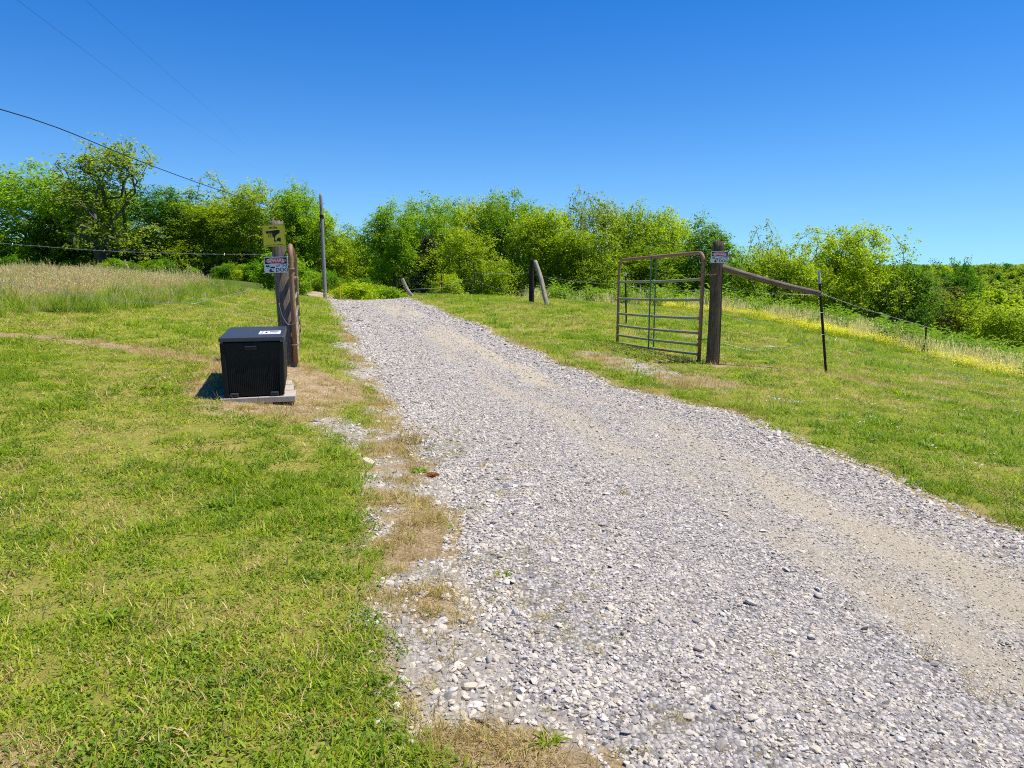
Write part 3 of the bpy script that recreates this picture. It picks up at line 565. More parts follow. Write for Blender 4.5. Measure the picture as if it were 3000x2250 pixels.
# ------------------------------------------------------------------ trees
def tree(seed, H, W, leafmat, base=.10, nl=9, ncl=240, lpc=62, leaf=.155, spread=.38, tr=.15, split=.35, prof=.55, hollow=.70, stems=1, up=0.0, flat=.85, tintsd=.16):
    rg = np.random.default_rng(seed); lob = []
    nl += 4
    for k in range(nl):
        zf = rg.uniform(base+.10, .90); r0 = W/2*(1-abs((zf-prof)/(1-prof if zf > prof else prof))**2.2*.75); a = k*2.4+rg.uniform(-.5, .5); q = r0*rg.uniform(.25, .80)
        lob.append((q*math.cos(a), q*math.sin(a), zf*H, W*rg.uniform(.12, .23)))
    ncl = int(ncl*1.35)
    lob.append((rg.normal(0, .05)*W, rg.normal(0, .05)*W, H*.86, W*.19)); lob = np.array(lob)
    w = lob[:, 3]**2; i = rg.choice(len(lob), ncl, p=w/w.sum()); d = rg.normal(size=(ncl, 3)); d[:, 2] = d[:, 2]*.8+.15; d /= np.linalg.norm(d, axis=1)[:, None]
    C = lob[i, :3]+d*(lob[i, 3]*(hollow+(1-hollow)*rg.random(ncl)**.6))[:, None]*np.array([1, 1, H/W*flat+.35]); C = C[C[:, 2] > H*base*.5]
    C[:, 2] = H*base*.6+(C[:, 2]-C[:, 2].min())/(C[:, 2].max()-C[:, 2].min())*(H*(1-base*.6)-.22); C[:, :2] *= (W/2*.94)/np.quantile(np.hypot(C[:, 0], C[:, 1]), .97)
    nodes = []; par = []
    for s in range(stems):
        off = np.array([rg.normal(0, .18), rg.normal(0, .18), 0])*(stems > 1); top = np.array([rg.normal(0, .06)*W+off[0]*4, rg.normal(0, .06)*W+off[1]*4, H*split*rg.uniform(.9, 1.3)]); p = -1
        for k in range(7):
            f = k/6; nodes.append(off*min(1, k)+(top-off)*np.array([f**1.4, f**1.4, f])+rg.normal(0, .03, 3)*[1, 1, 0]*(k > 0)); par.append(p); p = len(nodes)-1
    order = np.argsort(np.linalg.norm(C-[0, 0, H*split], axis=1)); tips = []
    for c in C[order]:
        A = np.array(nodes); d = np.linalg.norm(A-c, axis=1)+np.maximum(A[:, 2]-c[2]+.12*np.hypot(A[:, 0]-c[0], A[:, 1]-c[1]), 0)*1.1+(A[:, 2] < H*base*.9)*2+up*np.maximum(np.hypot(A[:, 0]-c[0], A[:, 1]-c[1])*1.3-(c[2]-A[:, 2]), 0)
        j = int(np.argmin(d)); L = np.linalg.norm(c-nodes[j]); p = j
        n = max(1, int(L/.7))
        for k in range(1, n+1):
            f = k/n; nodes.append(nodes[j]*(1-f)+c*f+np.array([0, 0, -.10*L*math.sin(f*3.14)])*.6+rg.normal(0, .05, 3)*(k < n)); par.append(p); p = len(nodes)-1
        tips.append(p)
    cnt = np.ones(len(nodes))*.0
    for t_ in tips:
        k = t_
        while k >= 0: cnt[k] += 1; k = par[k]
    rad = np.maximum(tr*np.sqrt(np.maximum(cnt, .5)/max(cnt.max(), 1)), .015); A = np.array(nodes)
    V, F = [], []; a = np.linspace(0, 2*np.pi, 5, endpoint=False); n = 0
    for k in range(len(nodes)):
        if par[k] < 0: continue
        p, q = A[par[k]], A[k]; T = q-p; l = np.linalg.norm(T)
        if l < 1e-4: continue
        T /= l; u = np.cross(T, [0.3, .2, 1.0] if abs(T[2]) < .9 else [1, 0, 0]); u /= np.linalg.norm(u); v = np.cross(T, u); ring = np.cos(a)[:, None]*u+np.sin(a)[:, None]*v
        r0 = min(rad[par[k]], rad[k]*1.35)*(1.35 if par[k] >= 0 and par[par[k]] < 0 else 1); V += [p+ring*r0, q+ring*rad[k]]; F += [[n+j, n+(j+1) % 5, n+5+(j+1) % 5, n+5+j] for j in range(5)]; n += 10
    trunk = fast_mesh('trunk', np.concatenate(V), np.array(F), M['bark'], None, True)
    m = len(C); ct = np.clip(rg.normal(.45, tintsd, m), 0, 1); cs = rg.uniform(.6, 1.3, m)
    sub = 4; Cs = np.repeat(C, sub, 0)+rg.normal(0, spread*.75, (m*sub, 3))*[1, 1, .9]; l2 = max(1, int(lpc*1.25)//sub); N = len(Cs)*l2
    l2 = l2; Q = np.repeat(Cs, l2, 0)+rg.normal(0, 1, (N, 3))*(np.repeat(np.repeat(cs, sub), l2)[:, None]*spread*np.array([.42, .42, .34])); ax = Q-np.repeat(Cs, l2, 0)+rg.normal(0, .12, (N, 3))
    out = Q-np.array([0, 0, H*.45]); out /= np.linalg.norm(out, axis=1)[:, None]+1e-6; Nn = np.array([.1, 0, .6])+out*.5+rg.normal(0, .48, (N, 3)); Nn /= np.linalg.norm(Nn, axis=1)[:, None]
    Lf = leaf*rg.uniform(.65, 1.25, N); ax[:, 2] -= .1
    LV, LF = leaves(Q, Nn, ax, Lf, Lf*.62, rg, .16); tt = np.clip(np.repeat(np.repeat(ct, sub), l2)+rg.normal(0, .07, N), 0, 1)
    LV[:, 2] = np.maximum(LV[:, 2], .05)
    return trunk, fast_mesh('crown', LV, LF, leafmat, {'tint': np.repeat(tt, 4)})
KIND = {
 'maple':  (tree(1, 9, 8, M['leafA'], ncl=330, nl=15, lpc=60, base=.06, stems=2, up=.3), 9, 8),
 'maple2': (tree(2, 9, 7, M['leafA'], ncl=290, nl=13, lpc=60, base=.14, prof=.62, stems=2, up=.4), 9, 7),
 'dark':   (tree(3, 8, 7, M['leafD'], ncl=300, nl=11, lpc=60, base=.06, prof=.5), 8, 7),
 'oak':    (tree(4, 9, 6, M['leafB'], ncl=240, nl=13, lpc=52, base=.18, prof=.64, tr=.15, stems=2, up=.4), 9, 6),
 'oak2':   (tree(5, 9, 6, M['leafA'], ncl=220, nl=11, lpc=52, base=.24, prof=.60, hollow=.65), 9, 6),
 'thin':   (tree(6, 10, 6, M['leafS'], ncl=270, nl=14, lpc=24, leaf=.18, spread=.34, base=.16, split=.30, prof=.70, tr=.15, stems=3, up=1.2), 10, 6),
 'thin2':  (tree(7, 10, 5, M['leafS'], ncl=190, nl=12, lpc=24, leaf=.18, spread=.34, base=.25, split=.42, prof=.75, tr=.12, stems=2, up=1.2), 10, 5),
 'spring': (tree(8, 7, 6, M['leafY'], ncl=250, nl=13, lpc=52, base=.12, prof=.55, up=.3), 7, 6),
 'spring2':(tree(9, 7, 6, M['leafY'], ncl=240, nl=9, lpc=50, base=.22, prof=.60, hollow=.65, stems=3, tr=.11, up=.5), 7, 6),
 'stem':   (tree(10, 9, 6, M['leafB'], ncl=220, nl=10, lpc=48, base=.26, prof=.64, stems=3, tr=.13, hollow=.6, up=.6), 9, 6),
 'bronze': (tree(11, 8, 7, M['leafO'], ncl=240, nl=10, lpc=46, base=.06, leaf=.17, spread=.5, prof=.5), 8, 7),
 'broad':  (tree(12, 10, 10, M['leafY'], ncl=420, nl=15, lpc=60, base=.14, prof=.55, stems=2, split=.25, tr=.16, up=.4), 10, 10),
 'bush':   (tree(13, 3, 3.4, M['leafA'], ncl=110, nl=7, lpc=52, leaf=.16, spread=.3, base=.02, stems=4, tr=.05, split=.2, prof=.4), 3, 3.4),
 'bush2':  (tree(14, 3, 3.4, M['leafY'], ncl=100, nl=7, lpc=48, leaf=.15, spread=.3, base=.02, stems=5, tr=.04, split=.2, prof=.4), 3, 3.4),
 'bush3':  (tree(15, 3.4, 3.0, M['leafD'], ncl=110, nl=7, lpc=50, leaf=.16, spread=.3, base=.02, stems=4, tr=.05, split=.2, prof=.4), 3.4, 3.0),
}
def cedar():
    rg = np.random.default_rng(16); H, W = 5.0, 2.6; tb = MB(); tb.tube([(0,0,0),(.02,0,2.5),(0,.02,4.9)], [.10,.06,.015], 6)
    n = 420; z = rg.random(n)**1.25*.94+.05; a = rg.uniform(0, 6.28, n); r = W/2*(1-z)**.75*rg.uniform(.35, 1.08, n); C = np.c_[r*np.cos(a), r*np.sin(a), z*H+.25*r]
    for k in range(0, n, 6): tb.tube([(0, 0, C[k, 2]-.25*r[k]-.1), tuple(C[k])], [.018, .006], 4)
    k = 34; Q = np.repeat(C, k, 0)+rg.normal(0, 1, (n*k, 3))*[.11, .11, .10]; ax = np.repeat(np.c_[np.cos(a), np.sin(a), np.full(n, .8)], k, 0)+rg.normal(0, .5, (n*k, 3)); N = rg.normal(size=(n*k, 3)); N /= np.linalg.norm(N, axis=1)[:, None]
    V, F = leaves(Q, N, ax, .15, .035, rg, .05); return (tb.mesh('trunk', M['bark']), fast_mesh('crown', V, F, M['needle'], {'tint': np.repeat(np.clip(rg.normal(.5, .25, n*k), 0, 1), 4)})), H, W
KIND['cedar'] = cedar()
KIND['cedar'] = (KIND['cedar'][0], 5.0, 2.6)
def plant(kind, x, y, ztop, w, name, label, cat, group, rz=None, H=None):
    (tm, cm), H0, W0 = KIND[kind]; g = float(terrain(np.array([x]), np.array([y]))[0])-.08; h = (ztop-g) if H is None else H
    o = empty(name, (x, y, g), label, cat, (0, 0, rng.uniform(0, 6.28) if rz is None else rz), group); o.scale = (w/W0, w/W0, h/H0)
    link('trunk', tm, o); link('crown', cm, o); return o
GL, GM, GR = 'trees along the left bank', 'trees beyond the crest of the drive', 'trees on the downhill side'
TREES = [
 ('maple',-36.3,53.2,8.9,11.0,'broadleaf_tree','big bright green maple like tree at the frame edge above the tall grass',GL),
 ('maple2',-33.4,56.8,8.0,8.0,'broadleaf_tree','full green tree in the gap between the edge maple and the airy tall tree',GL),
 ('thin',-28.6,50.6,10.3,6.8,'airy_tree','tallest tree, airy yellow green crown with bare dark limbs showing against the sky',GL),
 ('dark',-26.6,56.7,7.4,7.4,'dark_tree','deep green rounded tree just beside the tall airy tree with bare limbs',GL),
 ('thin2',-25.0,61.1,9.2,6.4,'airy_tree','pale thin crowned tree rising behind the deep green rounded one',GL),
 ('spring2',-23.0,54.0,6.2,5.6,'spring_tree','olive yellow tree with drooping lower limbs behind the tall seeding grass',GL),
 ('oak',-19.9,55.8,8.1,5.4,'oak_tree','leafy tree whose top stands just above the yellow camera sign',GL),
 ('oak2',-16.9,57.2,8.0,5.0,'oak_tree','square topped leafy tree between the camera sign post and the utility pole',GL),
 ('spring',-15.9,59.5,5.9,6.2,'spring_tree','yellow green tree directly behind the grey utility pole',GL),
 ('maple',-14.6,66.3,5.1,7.4,'broadleaf_tree','first tree beside the utility pole on its drive side, sloping top',GL),
 ('spring',-13.9,72.0,3.9,6.5,'spring_tree','low olive green tree closing the sky gap above the drive crest',GL),
 ('oak2',-9.0,55.6,6.5,4.8,'oak_tree','leafy tree edging the sky gap above the crest, first of the middle stand',GM),
 ('maple2',-6.3,59.8,7.2,6.6,'broadleaf_tree','round topped green tree rising behind the dark cedar',GM),
 ('oak',-2.6,59.0,7.2,5.6,'oak_tree','tall leafy tree between the cedar tree and the dark fence post, sky holes in it',GM),
 ('maple',.2,58.0,7.5,5.8,'broadleaf_tree','high domed green tree just above the dark fence post and leaning log',GM),
 ('cedar',-5.7,49.5,3.4,3.6,'cedar_tree','dark brownish green conifer among bright leafy trees',GM),
 ('spring',-3.0,48.3,3.9,5.4,'spring_tree','fresh yellow green small tree in front of the taller ones next to the cedar',GM),
 ('spring2',2.4,52.3,5.5,5.2,'spring_tree','yellow green many stemmed tree just behind the leaning log',GM),
 ('thin2',4.3,55.7,7.6,3.6,'airy_tree','spindly tree with two tufts of leaves on bare upper branches',GM),
 ('thin',7.0,58.4,7.3,4.6,'airy_tree','thin crowned tree beside the spindly one, left of the gate top',GM),
 ('spring',8.7,56.8,5.9,4.8,'spring_tree','golden green dome topped tree above the free end of the green gate',GM),
 ('stem',11.4,55.5,6.5,5.6,'broadleaf_tree','tall many stemmed green tree above the middle of the open gate',GM),
 ('oak2',14.0,54.0,5.2,5.2,'oak_tree','leafy tree sloping down behind the gate post with the dog sign',GM),
 ('spring2',4.6,49.6,3.9,5.4,'spring_tree','small yellow green tree with grey trunk between leaning log and gate',GM),
 ('stem',9.4,50.6,3.4,6.0,'broadleaf_tree','low spreading tree seen through the bars of the open gate',GM),
 ('maple2',-7.6,62.5,6.4,4.6,'broadleaf_tree','leafy tree filling the gap behind the first tree of the middle stand',GM),
 ('oak',-4.4,64.0,7.6,4.8,'oak_tree','tree top peeping out above the cedar between two rounder crowns',GM),
 ('oak2',-1.0,62.5,7.5,4.6,'oak_tree','slender crowned tree squeezed in behind the high domed tree',GM),
 ('stem',2.4,60.0,6.7,4.6,'broadleaf_tree','many stemmed tree between the high domed tree and the spindly tufted tree',GM),
 ('spring',10.0,61.5,6.0,4.8,'spring_tree','yellow green crown showing between the golden dome and the tree above the gate',GM),
 ('oak',12.8,59.5,6.3,4.8,'oak_tree','leafy crown standing behind the hinged side of the open gate',GM),
 ('maple2',-31.0,57.5,7.7,5.0,'broadleaf_tree','green tree almost hidden behind the tall airy tree with bare limbs',GL),
 ('oak2',-22.6,60.5,7.4,5.0,'oak_tree','leafy tree behind the drooping olive yellow one',GL),
 ('oak',-18.3,62.0,8.3,4.6,'oak_tree','narrow tree top between the two leafy trees beside the camera sign',GL),
 ('stem',17.2,55.0,3.3,6.0,'broadleaf_tree','leafy tree right behind the wooden brace rail',GR),
 ('spring2',21.2,57.7,2.7,6.0,'spring_tree','low yellow green tree above the middle of the brace rail',GR),
 ('thin2',26.6,71.9,6.2,5.4,'airy_tree','wispy pale tree top peeping out behind the broad round tree',GR),
 ('broad',29.6,63.5,5.2,13.0,'broadleaf_tree','broad round crowned tree beyond the steel post, limbs visible under its crown',GR),
 ('oak2',33.0,60.3,2.2,6.2,'oak_tree','smaller tree on the outer flank of the broad round crowned tree',GR),
 ('bronze',38.2,65.6,.4,8.0,'bronze_tree','brownish olive tree with fine leaves on the falling slope',GR),
 ('dark',50.4,82.3,2.2,5.6,'dark_tree','dark leaved tree breaking the skyline over the valley',GR),
 ('spring',40.9,62.6,-1.2,7.0,'spring_tree','bright yellow green tree low on the slope below the dark skyline tree',GR),
 ('spring2',38.6,54.4,-1.5,7.0,'spring_tree','bright yellow tree at the frame edge low in the valley',GR)]
for k, (kd, x, y, zt, w, nm, lb, gp) in enumerate(TREES): plant(kd, x, y, zt, w*(1.0 if kd in ('cedar', 'broad') else 1.18), nm, lb, 'tree', gp, rz=k*1.9)
SHRUBS = [('bush',-10.6,33.0,2.0,2.6,'round bright green shrub at the end of the tall grass bank'),
          ('bush2',-7.9,36.5,1.5,2.6,'low yellow green shrub by the foot of the utility pole'),
          ('bush2',-2.9,33.5,1.7,1.8,'small pale shrub beside the leaning fence post'),
          ('bush',8.2,35.0,1.5,3.0,'leafy shrub at the field edge behind the gate'),
          ('bush3',13.5,38.0,1.2,3.6,'dark green shrub under the brace rail at the field edge')]
for k, (kd, x, y, h, w, lb) in enumerate(SHRUBS): plant(kd, x, y, 0, w, 'shrub', lb, 'shrub', 'shrubs at the edge of the wood', rz=k*1.3, H=h)
# undergrowth that closes the foot of the wood, and the wood on the valley side: masses nobody could count
ug = [KIND['bush'][0][1], KIND['bush2'][0][1], KIND['bush3'][0][1]]
P, S, I = [], [], []
def strip(pts, n, dy, s0, s1, pk):
    pts = np.array(pts, float); u = rng.uniform(0, len(pts)-1, n); k = np.minimum(u.astype(int), len(pts)-2); f = (u-k)[:, None]; q = pts[k]*(1-f)+pts[k+1]*f; q[:, 1] += rng.uniform(0, dy, n); q += rng.normal(0, .5, (n, 2))
    P.append(np.c_[q, terrain(q[:, 0], q[:, 1])-.15]); S.append(rng.uniform(s0, s1, n)); I.append(rng.choice(3, n, p=pk))
strip([(-42,46),(-30,46),(-20,47),(-14,46),(-11.5,47)], 110, 5, .22, .48, [.4,.25,.35]); strip([(-44,60),(-20,62),(-13,76)], 80, 6, 1.4, 2.1, [.5,.2,.3])
strip([(-14,78),(-9,66),(-5,62)], 24, 6, 1.0, 1.5, [.5,.2,.3])
strip([(-10,45),(-4,42),(3,41),(9,41),(15,43)], 90, 5, .25, .5, [.35,.35,.3]); strip([(-9,62),(2,63),(15,60),(24,64)], 80, 6, 1.5, 2.3, [.45,.25,.3])
strip([(14,42),(20,44),(28,48),(36,48)], 80, 9, .5, 1.0, [.35,.4,.25]); strip([(24,66),(40,72),(60,70)], 70, 16, .9, 1.5, [.4,.35,.25]); strip([(36,46),(50,52),(64,62)], 50, 12, .7, 1.2, [.3,.5,.2])
P = np.concatenate(P); S = np.concatenate(S); I = np.concatenate(I)
scatter('undergrowth', P, spin(len(P), .08), S, I, protos('undergrowth_kinds', ug), 'leafy brush filling the foot of the wood behind the fences', 'undergrowth', M['leafA'])
fw = [tree(31, 10, 9, M['leafS'], ncl=90, nl=8, lpc=44, leaf=.62, spread=.9)[1], tree(32, 10, 9, M['leafY'], ncl=90, nl=8, lpc=44, leaf=.62, spread=.9)[1], tree(33, 11, 8, M['leafD'], ncl=90, nl=8, lpc=44, leaf=.62, spread=.9)[1]]  # pale leaf mix puts the haze of distance into the crown colours
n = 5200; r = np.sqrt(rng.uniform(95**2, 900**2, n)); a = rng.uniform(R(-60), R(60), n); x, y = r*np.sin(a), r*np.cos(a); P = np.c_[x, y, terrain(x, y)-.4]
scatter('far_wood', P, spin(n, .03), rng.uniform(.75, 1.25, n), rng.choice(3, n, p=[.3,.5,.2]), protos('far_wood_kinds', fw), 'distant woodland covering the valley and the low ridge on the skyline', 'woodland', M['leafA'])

# ------------------------------------------------------------------ posts
def round_post(name, mat, base, top, r0, r1, label, cat, group=None, seed=0, ragged=.02, ov=1.0, rings=22, sides=18, sink=.12, warp=.02):
    rg = np.random.default_rng(seed); b = np.array(base, float); d = np.array(top, float)-b; L = np.linalg.norm(d); m = MB(); V = []
    a = np.linspace(0, 2*np.pi, sides, endpoint=False); prof = 1+.06*np.sin(a*3+rg.uniform(0, 6))+rg.normal(0, .025, sides); zz = np.r_[-sink, np.linspace(0, L, rings)]; w = rg.normal(0, warp, (2, 3))
    for k, z in enumerate(zz):
        f = max(z, 0)/L; r = (r0*(1-f)+r1*f)*prof*(1+rg.normal(0, .012, sides)); cx = w[0, 0]*math.sin(f*3)+w[0, 1]*math.sin(f*7)*.4; cy = w[1, 0]*math.sin(f*3)
        zr = z+(rg.uniform(-ragged, ragged*.4, sides) if k == len(zz)-1 else 0); V.append(np.c_[cx+r*np.cos(a), cy+r*ov*np.sin(a), np.broadcast_to(zr, (sides,))])
    n = len(zz); F = [(i*sides+j, i*sides+(j+1) % sides, (i+1)*sides+(j+1) % sides, (i+1)*sides+j) for i in range(n-1) for j in range(sides)]; VV = np.concatenate(V); c = len(VV)
    F += [((n-1)*sides+j, (n-1)*sides+(j+1) % sides, c) for j in range(sides)]; VV = np.r_[VV, [[0, 0, L-ragged*.7]]]; m.add(VV, F); o = m.obj(name, mat, None, False)
    for p in o.data.polygons: p.use_smooth = True
    o.location = b; o.rotation_euler = Vector(d).to_track_quat('Z', 'Y').to_euler(); return tag(o, label, cat, group)
def gz1(x, y): return float(terrain(np.array([x]), np.array([y]))[0])
LP0, LP1 = np.array((-2.485,7.84,.32)), np.array((-2.585,7.95,1.905))
round_post('wooden_post', M['post_grey'], LP0, LP1, .085, .068, 'leaning grey weathered gate post carrying the yellow camera sign', 'post', seed=3, ragged=.035, warp=.012)
RP0, RP1 = np.array((2.80,9.86,.06)), np.array((2.84,9.98,1.76))
round_post('wooden_post', M['post_brown'], RP0, RP1, .093, .076, 'thick brown gate post with only a dog warning sign', 'post', seed=5, ragged=.012, warp=.008)
round_post('brace_rail', M['log'], (2.90,9.94,1.405), (4.22,9.80,1.055), .045, .036, 'barked log braced from the gate post down to the steel post', 'brace rail', seed=9, ragged=.015, warp=.012, sink=.02)
round_post('fence_post', M['dark_wood'], (.60,21.95,.32), (.63,22.1,1.66), .080, .072, 'black upright fence post beside the pale leaning log', 'post', seed=11, ragged=.02, ov=.8)
round_post('leaning_log', M['pale_log'], (1.04,21.0,.29), (.70,21.75,1.60), .070, .058, 'pale knotty log leaning against the black fence post', 'log', seed=13, ragged=.03, warp=.018)
round_post('fence_post', M['pale_log'], (-3.60,25.95,.36), (-3.99,26.2,1.0), .062, .062, 'short pale post leaning over at the crest beside the drive', 'post', seed=15, ragged=.02)
# utility pole
pg = gz1(-10.63, 40.7); o = empty('utility_pole', (-10.63, 40.7, pg), 'tall grey wooden utility pole with a black clamp, beside the drive crest', 'utility pole')
PT = np.array((-10.78, 41.2, 5.52))
d = PT-np.array((-10.63, 40.7, pg)); m = MB(); L = 9
for k in range(1): m.tube([tuple(d*f) for f in (-.03, 0, .3, .6, .85, .97, 1.0)], [.112,.110,.104,.098,.092,.086,.06], 14)
s = m.obj('shaft', M['pole'], o, True)
cl = d*.79; m = MB(); m.tube([tuple(cl+[0,0,-.10]), tuple(cl+[0,0,.10])], .118, 12); m.obj('clamp', M['cable'], o)
m = MB(); m.tube([tuple(cl+[-.02,-.12,-.05]), tuple(cl+[-.10,-.2,-.5]), tuple(cl+[-.05,-.14,-.9])], .02, 6); m.obj('cable_tail', M['cable'], o)
m = MB(); m.tube([tuple(d*.905+[.0,-.1,0]), tuple(d*.905+[.22,-.1,.02])], .018, 6); m.obj('bolt', M['wire'], o)
m = MB(); m.tube([(0,0,-.1),(0,0,.52)], .022, 8); o = m.obj('marker_stake', plain('yellow_marker_paint', (.62,.42,.02), .6, .3)); o.location = (-6.15, 25.6, gz1(-6.15,25.6)); tag(o, 'thin yellow marker stake next to the utility pole', 'marker stake')
# steel fence posts
def t_post(base, top, label, white=None, group='steel fence posts'):
    b = np.array(base, float); d = np.array(top, float)-b; L = float(np.linalg.norm(d)); o = empty('steel_post', b, label, 'steel post', Vector(d).to_track_quat('Z', 'Y').to_euler(), group)
    prof = [(-.019,-.004),(.019,-.004),(.019,.001),(.003,.001),(.003,.024),(-.003,.024),(-.003,.001),(-.019,.001)]; L1 = L if white is None else L-white
    def ext(z0, z1):
        m = MB(); n = len(prof); V = [(x*1.0, y, z) for z in (z0, z1) for x, y in prof]; m.add(V, [tuple(range(n))[::-1], tuple(range(n, 2*n))]+[(j, (j+1) % n, n+(j+1) % n, n+j) for j in range(n)]); return m
    ext(-.15, L1).obj('stem', M['tpost'], o)
    m = MB(); z = .12
    while z < L1-.03: m.box((0, -.007, z), (.011, .007, .02)); z += .055
    s = m.obj('stud', M['tpost'], o); s['kind'] = 'stuff'
    if white: ext(L1, L).obj('painted_tip', M['white_tip'], o)
    return o
t_post((4.33,9.69,-.05), (4.205,9.87,1.37), 'dark steel post with a worn white tip holding the end of the brace log', .19)
t_post((2.60,16.15,.12), (2.58,16.35,1.31), 'rusty steel post seen through the bars of the open gate', .10)
t_post((-2.71,27.7,.22), (-2.73,27.8,1.13), 'low steel post with an orange insulator at the crest of the lawn')
m = MB(); m.tube([(-2.80,27.72,.86),(-2.70,27.70,.86)], .035, 8); tag(m.obj('insulator', plain('orange_plastic', (.55,.16,.06), .5, .4)), 'orange insulator clipped to the low steel post', 'insulator')
t_post((-1.38,27.25,.26), (-1.47,27.4,1.62), 'tallest steel post on the crest, halfway between low post and black post')
t_post((-1.2,28.7,.12), (-1.24,28.85,1.10), 'steel post standing close behind the tallest one on the crest')
t_post((9.95,17.0,-.75), (9.95,17.05,.02), 'steel post nearly hidden by the field weeds downhill')
# ---- wires
def strand(pts, label, r=.0020, barb=True, sag=0.0, name='barbed_wire', cat='barbed wire', group='fence wires', mat=None, n=None, wob=.0):
    P = np.array(pts, float); 
    if len(P) == 2:
        f = np.linspace(0, 1, n or 14)[:, None]; P = P[0]*(1-f)+P[1]*f; P[:, 2] -= sag*4*(f*(1-f))[:, 0]
    else:
        u = np.linspace(0, len(P)-1, (len(P)-1)*8+1); k = np.arange(len(P)); P = np.stack([np.interp(u, k, P[:, j]) for j in range(3)], 1)
        Q = P.copy(); 
        for _ in range(6): Q[1:-1] = (Q[:-2]+2*Q[1:-1]+Q[2:])/4
        P = Q
    if wob: P[1:-1] += rng.normal(0, wob, P[1:-1].shape)
    c = P[len(P)//2].copy(); m = MB(); m.tube(P-c, r, 5); o = m.obj(name, mat or M['wire'], None, True); o.location = c; tag(o, label, cat, group)
    if barb:
        L = np.r_[0, np.cumsum(np.linalg.norm(np.diff(P, axis=0), axis=1))]; b = MB()
        for s in np.arange(.06, L[-1], .127):
            q = np.array([np.interp(s, L, P[:, j]) for j in range(3)])-c; v = rng.normal(size=3); v[2] = abs(v[2]); v /= np.linalg.norm(v)
            b.tube([q-v*.016, q+v*.016], .0018, 3); v2 = np.cross(v, [.3, .9, .1]); v2 /= np.linalg.norm(v2); b.tube([q-v2*.014, q+v2*.014], .0018, 3)
        bo = b.obj('barb', M['barb'], o); bo['kind'] = 'stuff'
    return o
strand([(-9.5,9.25,1.93),(-6.13,8.66,1.69),(-4.73,8.34,1.59),(-3.46,8.13,1.55),(-2.60,7.90,1.545)], 'taut upper strand of the fence left of the camera sign post')
strand([(-9.5,9.0,1.62),(-6.2,8.69,1.23),(-5.22,8.56,1.08),(-4.68,8.45,1.01),(-4.19,8.34,.99),(-3.68,8.24,.985)], 'sagging doubled strand hanging in front of the tall grass', r=.0034, wob=.005)
strand([(-3.68,8.24,.985),(-3.08,8.02,.885),(-2.8,7.92,.845),(-2.54,7.79,.80)], 'thin tail of the sagging strand ending on the grey post below its signs', barb=False, wob=.004)
strand([(-3.68,8.24,.985),(-3.65,8.9,1.03),(-3.61,9.4,1.07),(-3.59,9.88,1.1)], 'loose strand end curling away up the lawn bank', r=.0030, wob=.006)
strand([(-2.53,7.75,1.02),(-2.50,7.74,.88),(-2.44,7.74,.78),(-2.37,7.745,.80),(-2.34,7.78,.90)], 'thin pale wire loop dangling from the grey gate post', barb=False, name='wire_loop', cat='wire')
a0 = (2.83,9.92); t0 = (4.27,9.76)
strand([(a0[0]+.07,a0[1],1.13),(t0[0]-.02,t0[1],1.03)], 'upper faint strand from gate post to white tipped steel post', r=.002, sag=.02)
strand([(a0[0]+.08,a0[1],.76),(3.35,9.9,.66),(3.75,9.82,.70),(t0[0]-.01,t0[1]-.03,.80)], 'drooping middle strand between gate post and white tipped steel post', r=.0026)
strand([(a0[0]+.08,a0[1],.37),(3.4,9.85,.24),(3.9,9.77,.33),(t0[0],t0[1]-.04,.50)], 'lowest slack strand close above the dirt strip by the gate post', r=.0026)
strand([(t0[0]-.03,9.80,1.05),(5.9,12.0,.72),(9.95,17.03,.0)], 'bright strand running downhill from the white tipped steel post', r=.0036)
strand([(t0[0],9.73,.50),(4.9,9.0,.20),(5.9,7.8,.02),(6.7,6.9,-.05)], 'slack strand trailing over the downhill lawn', r=.0022)
gp = (2.59,16.28)
strand([(gp[0],gp[1],1.0),(2.83,9.96,1.10)], 'upper strand behind the open gate', r=.0026, sag=.05)
strand([(gp[0],gp[1],.62),(2.84,9.96,.66)], 'lower strand behind the open gate', r=.0026, sag=.10)
strand([(.70,22.0,1.20),(gp[0],gp[1],1.02)], 'upper strand from the leaning log to the post behind the gate', r=.003, sag=.06)
strand([(.75,21.9,.95),(1.7,19.0,.62),(gp[0],gp[1],.66)], 'lower drooping strand from the leaning log to the post behind the gate', r=.003)
strand([(-1.44,27.3,1.22),(.60,22.0,1.25)], 'top strand from the tallest crest post to the black post', r=.0036, sag=.03)
strand([(-1.42,27.3,.95),(-.4,24.9,.62),(.60,22.0,.72)], 'slack strand from the tallest crest post to the black post', r=.0036)
strand([(-2.72,27.75,.84),(-1.44,27.35,1.02)], 'upper short strand between the two crest steel posts', r=.0036, sag=.03)
strand([(-3.86,26.15,.62),(-2.72,27.7,.62),(-1.43,27.3,.84)], 'strand from the pale leaning post along the crest posts', r=.0036)
strand([(-3.80,26.1,.48),(-2.5,27.4,.40),(-1.40,27.25,.58)], 'lowest strand along the crest posts', r=.0036)
strand([(-19,-8,5.6),(-8.65,12.6,4.15),(-9.0,17.5,3.95),(-9.33,22.4,3.86),(-9.75,29,3.84),(-10.2,35,3.88),(-10.70,40.95,4.05)], 'thick black service cable sagging to the utility pole clamp', r=.0105, barb=False, name='service_cable', cat='power cable', mat=M['cable'], group='overhead lines')
strand([(-8.3,5.5,7.0),(-11.15,17.19,7.35),(-13.22,23.38,8.02),(-16.66,34.68,8.98),(-24.11,62.44,11.4),(-30,85,13)], 'lower of two hair thin wires crossing the open sky', r=.0030, barb=False, name='power_line', cat='power line', mat=M['cable'], group='overhead lines')
